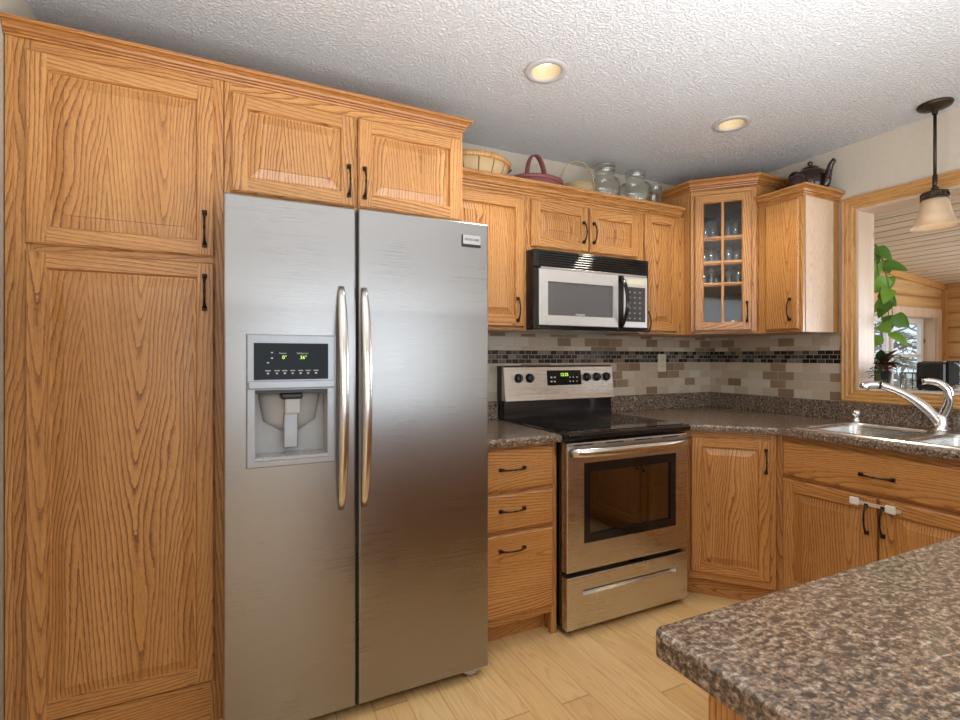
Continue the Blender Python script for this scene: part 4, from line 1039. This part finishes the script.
pf = [(.040, -.440), (.048, -.445), (.053, -.470), (.060, -.505), (.071, -.540), (.086, -.566), (.095, -.574)]
b.lathe(pf+[(r-.004, z) for r, z in reversed(pf)], M['shade'], 40); b.build('lamp_shade', pd)
b = MB(); b.lathe([(0,-.46), (.012,-.462), (.014,-.48), (.022,-.50), (.026,-.52), (.018,-.538), (0,-.545)], M['lamp_on'], 18); b.build('bulb', pd)
l = bpy.data.lights.new('pendant_light', 'POINT'); l.energy = 1.0; l.shadow_soft_size = .03; l.color = (1.0, .80, .55)
lo = bpy.data.objects.new('pendant_light', l); COL.objects.link(lo); lo.parent = pd; lo.location = (0, 0, -.525)

# ------------------------------------------------------------------ things on the cabinet tops
SZ = 2.117
def leaf_mesh(mb, base, d, up_, L, wd, m, curl=.25, heart=True):
    d = Vector(d).normalized(); up_ = Vector(up_); sd_ = d.cross(up_).normalized(); nn = sd_.cross(d).normalized()
    N = 7; vs = []; 
    for i in range(N+1):
        t = i/N
        wv = wd*(math.sin(PI*min(1, t**.62*.97+.03))**.75 if heart else math.sin(PI*t)) if i < N else 0
        drop = -curl*L*t*t
        c_ = Vector(base)+d*L*t+nn*drop
        for s_ in (-1, 0, 1): vs.append(c_+sd_*wv*s_*.5+nn*(abs(s_)*wv*.12))
    fs = []
    for i in range(N):
        for k in range(2): fs.append((i*3+k, i*3+k+1, (i+1)*3+k+1, (i+1)*3+k))
    n0 = len(vs); vs2 = vs+[v-nn*.0012 for v in vs]; fs2 = fs+[tuple(n0+i for i in reversed(f)) for f in fs]
    mb.add(vs2, fs2, m, smooth=True)

# splint bowl basket
sb_ = thing('splint_basket', 'shallow round wooden splint basket, leftmost on the cabinet top', 'basket', (-1.970, -.180, SZ))
b = MB(); p = [(0,.0), (.09,.0), (.105,.004), (.130,.040), (.150,.085), (.160,.125)]
b.lathe(p+[(r-.004, z+.003) for r, z in reversed(p)], M['splint'], 40, sx=1.2, sy=1.0); b.build('bowl', sb_)
b = MB(); b.lathe([(.155,.116), (.168,.116), (.170,.136), (.163,.142), (.153,.138), (.155,.116)], M['pine_trim'], 40, sx=1.2, sy=1.0); b.build('rim', sb_)
b = MB(); b.tube([(.192,-.03,.128), (.212,-.02,.132), (.216,0,.132), (.212,.02,.132), (.192,.03,.128)], .005, M['bronze'], 8); b.build('handle', sb_)
# red oval basket
rbk = thing('red_basket', 'dusty red oval basket with tall arched handle on the cabinet top', 'basket', (-1.585, -.185, SZ))
b = MB(); p = [(0,.0), (.07,.0), (.085,.03), (.098,.065), (.104,.095)]
b.lathe(p+[(r-.004, z+.002) for r, z in reversed(p)], M['red_basket'], 36, sx=1.42, sy=1.0); b.lathe([(.100,.090), (.110,.090), (.111,.108), (.100,.108), (.100,.090)], M['red_basket'], 36, sx=1.4, sy=1.0); b.build('body', rbk)
b = MB(); n = 17
b.tube([(-.005+.082*math.cos(PI*i/(n-1)), .035*math.cos(PI*i/(n-1)), .085+.160*math.sin(PI*i/(n-1))**.85) for i in range(n)], [(.016, .004)]*n, M['red_basket'], 8, side=(.39,-.92,0)); b.build('handle', rbk)
# wicker basket
wk = thing('wicker_basket', 'small tan wicker basket with thin hoop handle beside the tallest jar', 'basket', (-1.318, -.185, SZ))
b = MB(); p = [(0,.0), (.075,.0), (.092,.03), (.100,.075), (.092,.118)]
b.lathe(p+[(r-.005, z+.002) for r, z in reversed(p)], M['wicker'], 36, sx=.98); b.build('body', wk)
b = MB(); n = 19
b.tube([(.090*math.cos(PI*i/(n-1)), -.045*math.cos(PI*i/(n-1)), .10+.162*math.sin(PI*i/(n-1))) for i in range(n)], .0042, M['wicker'], 8); b.build('handle', wk)
# glass jars
def jar(name, label, loc, r, h, neck, lid=False, seg=32):
    t = thing(name, label, 'jar', loc, 0, 'glass jars on the cabinet top'); q = MB()
    hb = h*.72
    o_ = [(0, 0), (r*.85, 0), (r, .012), (r*1.0, hb*.85), (r*.93, hb*.95), (neck*1.02, hb*1.06), (neck, h*.86), (neck*1.07, h*.88), (neck*1.07, h)]
    i_ = [(neck*.95, h), (neck*.93, h*.86), (neck*.95, hb*1.05), (r*.93-.004, hb*.93), (r-.005, hb*.84), (r-.005, .016), (r*.8, .008), (0, .008)]
    q.lathe(o_+i_, M['jar_glass'], seg); q.build('glass', t)
    if lid:
        q = MB(); q.lathe([(0, h+.02), (neck*.7, h+.02), (neck*1.1, h+.012), (neck*1.12, h-.001), (neck*.95, h-.001), (0, h-.001)], M['jar_glass'], seg); q.build('lid', t)
        q = MB(); q.tube([(neck*1.10*math.cos(2*PI*k/24), neck*1.10*math.sin(2*PI*k/24), h-.022) for k in range(25)], .0022, M['badge'], 6); q.tube([(neck*1.10, 0, h-.022), (neck*1.14, 0, h+.0), (neck*1.0, 0, h+.022)], .0022, M['badge'], 6); q.build('wire_bail', t)
    return t
jar('glass_jar', 'tallest clear glass jar with lid and wire bail, beside the wicker basket', (-1.122, -.195, SZ), .088, .252, .055, True)
jar('glass_jar', 'wide clear glass jar, middle of the three on the cabinet top', (-.890, -.195, SZ), .098, .262, .058)
jar('glass_jar', 'smallest clear glass jar next to the corner cabinet', (-.715, -.180, SZ), .055, .215, .040)

# teapot set on right wall cabinet
GZ = M['glaze']; TZ = 2.1515
tp = thing('teapot', 'large glossy dark brown teapot on top of the right wall cabinet', 'teapot', (-.130, -.768, TZ), math.radians(-100))
tp.scale = (.96, .96, 1.19)
b = MB(); b.lathe([(0,0), (.048,0), (.052,.006), (.080,.03), (.094,.068), (.095,.098), (.082,.128), (.048,.146), (0,.148)], GZ, 36); b.build('body', tp)
b = MB(); b.lathe([(.049,.144), (.046,.152), (.030,.160), (.010,.164), (.008,.168), (.014,.173), (.014,.180), (.006,.186), (0,.187)], GZ, 28); b.build('lid', tp)
b = MB(); b.tube(bez([Vector((.078,0,.045)), Vector((.125,0,.05)), Vector((.098,0,.125)), Vector((.150,0,.150))], 12), [.025-.0125*i/12 for i in range(13)], GZ, 12, side=(0,1,0)); b.build('spout', tp)
b = MB(); b.tube(bez([Vector((-.060,0,.140)), Vector((-.160,0,.205)), Vector((-.160,0,.11)), Vector((-.125,0,.04)), Vector((-.078,0,.045))], 14), .0095, GZ, 10, side=(0,1,0)); b.build('handle', tp)
cr = thing('creamer', 'small dark brown creamer in front of the large teapot', 'creamer', (-.284, -.788, TZ), math.radians(-100))
cr.scale = (.82, .82, 1.15)
b = MB(); p = [(0,0), (.034,0), (.048,.02), (.056,.05), (.050,.080), (.042,.092)]
b.lathe(p+[(r-.004, z) for r, z in reversed(p)], GZ, 28); b.build('body', cr)
b = MB(); b.tube(bez([Vector((-.048,0,.08)), Vector((-.09,0,.085)), Vector((-.085,0,.03)), Vector((-.05,0,.03))], 10), .006, GZ, 8, side=(0,1,0)); b.build('handle', cr)
su = thing('sugar_bowl', 'tiny dark brown lidded sugar bowl at the left of the teapot', 'sugar bowl', (-.276, -.670, TZ))
b = MB(); b.lathe([(0,0), (.024,0), (.034,.015), (.038,.035), (.034,.052), (0,.052)], GZ, 24); b.build('bowl', su)
b = MB(); b.lathe([(.034,.052), (.028,.060), (.008,.066), (.007,.070), (.010,.075), (.0,.079)], GZ, 24); b.build('lid', su)

# ------------------------------------------------------------------ glassware in the corner cabinet
def tumbler(name, label, x, y, z, r, h, group='drinking glasses in the corner cabinet', cat='glass', stemmed=False):
    q = MB()
    if stemmed: o_ = [(0,0), (r*.9,0), (r*.9,.003), (.005,.006), (.004,h*.45), (r*.8,h*.55), (r,h*.8), (r*.9,h)]; i_ = [(r*.9-.0015,h), (r-.002,h*.8), (r*.75,h*.58), (0,h*.50)]
    else: o_ = [(0,0), (r*.8,0), (r*.82,.003), (r,h)]; i_ = [(r-.0018,h), (r*.8,.008), (0,.008)]
    q.lathe(o_+i_, M['glassware'], 16); o = q.build(name); o.location = (x, y, z); return tag(o, label, cat, group)
def along(f, back):    # point inside the cabinet: fraction along the face, distance behind it
    p = DL.lerp(DR, f); d = (DR-DL).normalized(); nb = Vector((-d.y, d.x)); return p+nb*back
for zi, items in ((1.9812, [(.24,.07,.028,.10,0),(.36,.09,.026,.12,1),(.32,.16,.03,.13,0),(.60,.07,.026,.10,0),(.72,.08,.026,.115,0),(.80,.15,.028,.08,0),(.55,.17,.028,.10,0)]),
                  (1.8352, [(.22,.07,.028,.075,0),(.33,.06,.026,.085,0),(.42,.12,.028,.08,0),(.60,.06,.028,.09,0),(.74,.08,.03,.07,0),(.66,.16,.028,.08,0)]),
                  (1.7062, [(.22,.07,.026,.085,0),(.33,.06,.026,.095,0),(.42,.13,.03,.09,0),(.61,.07,.028,.08,0),(.76,.08,.036,.10,0)])):
    lev = {1.9812: 'top', 1.8352: 'second', 1.7062: 'third'}[zi]
    for f, bk, r, h_, s_ in items:
        p = along(f, bk+.012)
        tumbler('drinking_glass', 'stemmed glass on the top shelf behind the left panes of the corner cabinet' if s_ else f'clear glass tumbler on the {lev} shelf of the corner cabinet', p.x, p.y, zi, r, h_, f'stemmed glass' if s_ else f'glass tumblers on the {lev} shelf of the corner cabinet')
def bowlobj(name, label, f, bk, r, h_, cat):
    p = along(f, bk); q = MB(); pp = [(0,0), (r*.4,0), (r*.5,.006), (r*.9,h_*.6), (r,h_)]
    q.lathe(pp+[(a-.003, z_+.001) for a, z_ in reversed(pp)], M['white_plastic'], 24); q.lathe([(r*.98,h_), (r*.7,h_*1.3), (.01,h_*1.5), (.009,h_*1.7), (0,h_*1.75)], M['white_plastic'], 24)
    o = q.build(name); o.location = (p.x, p.y, ZB+.0185); tag(o, label, cat)
bowlobj('butter_dish', 'small white lidded dish at the bottom left inside the corner cabinet', .32, .09, .042, .022, 'dish')
bowlobj('serving_bowl', 'white lidded bowl at the bottom right inside the corner cabinet', .68, .09, .048, .04, 'bowl')

# ------------------------------------------------------------------ outlet
ot = thing('wall_outlet', 'almond double outlet plate on the tile backsplash left of the corner', 'outlet', (-.478, -.008, 1.223))
b = MB(); b.box(-.036, .036, -.007, 0, -.060, .060, M['almond'], bev=.003); b.build('plate', ot)
for s_ in (-1, 1):
    b = MB(); b.box(-.016, .016, -.0095, -.007, s_*.021-.014, s_*.021+.014, M['almond'], bev=.004)
    b.box(-.007, -.005, -.0100, -.009, s_*.021-.003, s_*.021+.007, M['dark_slot']); b.box(.005, .007, -.0100, -.009, s_*.021-.003, s_*.021+.007, M['dark_slot']); b.build('receptacle', ot)

# ------------------------------------------------------------------ things on the pass-through ledge
LZ = OZ0+.0025
pp = thing('potted_plant', 'dark potted plant with green and burgundy leaves on the white ledge', 'plant', (.300, -.905, LZ))
b = MB(); b.lathe([(0,0), (.042,0), (.046,.01), (.056,.088), (.059,.09), (.059,.098), (.054,.098), (.050,.082), (0,.082)], M['pot_dark'], 28); b.build('pot', pp)
b = MB(); b.lathe([(0,.083), (.049,.083)], M['soil'], 20); b.build('soil', pp)
rnd = random.Random(3)
b = MB(); c2 = MB()
for k in range(26):
    a = rnd.uniform(0, 2*PI); el = rnd.uniform(.2, 1.3); L = rnd.uniform(.05, .10)
    base = Vector((.03*math.cos(a), .03*math.sin(a), .09+rnd.uniform(0, .07)))
    d = Vector((math.cos(a)*math.cos(el), math.sin(a)*math.cos(el), math.sin(el)))
    leaf_mesh(b if k % 2 else c2, base, d, (0,0,1), L, L*.55, M['leaf_red'] if k % 2 else M['leaf_dark'], .5)
for k, (dx, dy, hz) in enumerate(((.0, -.02, .17), (.01, -.05, .20), (-.01, .01, .15))):
    q = Vector((dx, dy, hz)); b2 = c2; b2.tube([(0,0,.08), q*.6+Vector((0,0,.02)), q], .003, M['stem'], 6)
    for j in range(4):
        a = j*1.6+k; leaf_mesh(c2, q-Vector((0,0,.01*j)), (math.cos(a), math.sin(a), .3), (0,0,1), .075, .03, M['leaf_dark'], .3, False)
b.build('burgundy_leaves', pp, label='burgundy leaves'); c2.build('green_leaves', pp, label='dark green leaves')
# trailing burgundy sprig on the left
dfp = thing('trailing_sprig', 'small sprig of reddish speckled leaves trailing from behind the opening jamb', 'plant', (.115, -1.00, LZ))
b = MB(); b.lathe([(0,0), (.018,0), (.024,.02), (.020,.045), (.022,.05), (.018,.05), (0,.045)], M['jar_glass'], 16); b.build('vase', dfp)
b = MB(); rnd = random.Random(9)
for k in range(5):
    a = math.radians(60+k*22); e_ = Vector((-.02-.01*k, .10-.025*k, .05+.022*k)); b.tube([(0,0,.03), e_*.5+Vector((0,0,.05)), e_], .0015, M['stem'], 5)
    for j in range(5):
        w_ = rnd.uniform(0, 6.3); leaf_mesh(b, e_*(.4+.15*j)+Vector((0,0,.045-.01*j)), (math.cos(w_), math.sin(w_), .1), (0,0,1), .026, .014, M['leaf_red'] if j % 2 else M['leaf_dark'], .3, False)
b.build('leaves', dfp)
# glass canister rack
gr = thing('glass_canister', 'low clear glass canister with black wire rim between plant and toaster', 'canister', (.300, -1.045, LZ))
q = MB(); q.lathe([(0,0), (.032,0), (.034,.004), (.034,.085), (.031,.085), (.031,.006), (0,.006)], M['jar_glass'], 20); q.build('glass', gr)
q = MB(); q.tube([(.036*math.cos(2*PI*k/20), .036*math.sin(2*PI*k/20), .088) for k in range(21)], .003, M['black_plastic'], 6)
for k in range(4): a = PI/4+PI/2*k; q.tube([(.037*math.cos(a), .037*math.sin(a), .0), (.037*math.cos(a), .037*math.sin(a), .088)], .0022, M['black_plastic'], 6)
q.build('wire_frame', gr)
# black appliance
ts = thing('toaster', 'black toaster with chrome edges standing on the white ledge', 'toaster', (.300, -1.165, LZ), math.radians(8))
b = MB(); b.box(-.10, .10, -.062, .060, .006, .150, M['black_gloss'], bev=.012); b.box(-.07, .07, -.042, .040, .150, .153, M['black_plastic'], bev=.001); b.build('body', ts)
b = MB(); b.box(-.105, .105, -.072, -.062, .004, .156, M['toaster_matte'], bev=.004); b.box(.100, .106, -.074, -.060, .004, .156, M['chrome'], bev=.002); b.build('end_panel', ts)
b = MB(); b.tube(bez([Vector((-.02,-.070,.145)), Vector((-.02,-.10,.145)), Vector((-.02,-.105,.10)), Vector((-.02,-.09,.085))], 8), [(.004,.004)]*9, M['badge'], 8, side=(1,0,0)); b.build('lever', ts)
for sx in (-1, 1):
    for sy in (-1, 1):
        b = MB(); b.lathe([(0,0), (.010,0), (.010,.008), (0,.008)], M['black_plastic'], 10, c=(sx*.08, sy*.045, 0)); b.build('foot', ts)
fo = thing('foil_packet', 'crumpled silvery packet at the right end of the white ledge', 'packet', (.26, -1.262, LZ))
b = MB(); bm = bmesh.new(); bmesh.ops.create_icosphere(bm, subdivisions=2, radius=1)
for v in bm.verts: v.co = Vector((v.co.x*.03, v.co.y*.026, max(-.0, v.co.z*.02+.012)))*rnd.uniform(.85, 1.1)
b.addbm(bm, M['foil']); b.build('wrapper', fo)

# hanging pothos behind the jamb
hp = thing('hanging_pothos', 'bright green trailing pothos hanging beyond the pass-through opening', 'plant', (.42, -.72, 0))
b = MB(); b.lathe([(0,1.86), (.055,1.86), (.062,1.87), (.085,1.97), (.088,1.98), (.080,1.98), (.076,1.965), (0,1.965)], M['pot_clay'], 28); b.build('pot', hp)
b = MB()
zc_ = zc(.42)-.002
for k in range(3):
    a = 2*PI*k/3+.4; b.tube([(.086*math.cos(a), .086*math.sin(a), 1.975), (0, 0, zc_-.01)], .0018, M['stem'], 6)
b.tube([(0,0,zc_-.012), (0,0,zc_)], .006, M['stem'], 8); b.build('hanger', hp)
def P3(x, y, z): return Vector((x-.42, y+.72, z))
vines = [[P3(.36,-.82,1.95), P3(.33,-.86,1.95), P3(.30,-.915,1.76), P3(.30,-.92,1.60), P3(.30,-.915,1.42), P3(.30,-.92,1.34)],
         [P3(.37,-.82,1.95), P3(.32,-.90,1.93), P3(.30,-.945,1.74), P3(.31,-.955,1.62), P3(.30,-.975,1.44)],
         [P3(.40,-.82,1.95), P3(.38,-.88,1.94), P3(.36,-.93,1.72), P3(.35,-.925,1.55), P3(.34,-.93,1.40)]]
b = MB(); lf = MB(); rnd = random.Random(5)
for vi, V_ in enumerate(vines):
    q = bez(V_, 24); b.tube(q, .003, M['stem'], 6)
    for j in range(4, 25, 3 if vi < 2 else 4):
        side = 1 if (j//3+vi) % 2 else -1
        d = Vector((rnd.uniform(-.7,.2), side*.45+rnd.uniform(-.3,.3), rnd.uniform(-1.0,-.15)))
        leaf_mesh(lf, q[j], d, (-.7+rnd.uniform(-.3,.4), -.3+rnd.uniform(-.6,.6), .45+rnd.uniform(-.3,.4)), rnd.uniform(.075, .115), rnd.uniform(.06, .085), M['leaf'] if rnd.random() < .6 else M['leaf_mid'], .3)
b.build('vine', hp); lf.build('leaves', hp)

# pines outside the sunroom window
def pine(x, y, hgt, r0, seed, label):
    rn = random.Random(seed); t = thing('pine_tree', label, 'tree', (x, y, -.3), 0, 'pines beyond the sunroom window')
    q = MB(); q.tube([(0,0,0), (.03,0,hgt*.5), (0,.02,hgt)], [.09, .06, .01], M['bark'], 8); q.build('trunk', t)
    q = MB()
    for k in range(150):
        z = hgt*(.06+.92*rn.random()); rr = r0*(1-z/hgt)+.08; a = rn.uniform(0, 6.283)
        p0 = Vector((0,0,z)); p1 = Vector((rr*math.cos(a), rr*math.sin(a), z-.25*rr)); q.tube([p0, p1], [.010, .003], M['bark'], 4)
        for m_ in range(16):
            c_ = p0.lerp(p1, rn.uniform(.25, 1)); d = Vector((rn.uniform(-1,1), rn.uniform(-1,1), rn.uniform(-.8,.5))).normalized()
            s_ = d.orthogonal().normalized()*.03
            q.add([c_-s_, c_+s_, c_+d*.16+s_*.5, c_+d*.16-s_*.5], [(0,1,2,3)], M['needle'])
    q.build('needles', t, fix=False)
pine(5.6, 2.0, 4.6, 1.3, 1, 'tall grey-green pine standing outside the sunroom window')
pine(9.6, 3.4, 5.2, 1.5, 2, 'tall grey-green pine standing outside the sunroom window')
pine(5.2, 5.2, 4.8, 1.3, 4, 'tall grey-green pine standing outside the sunroom window')
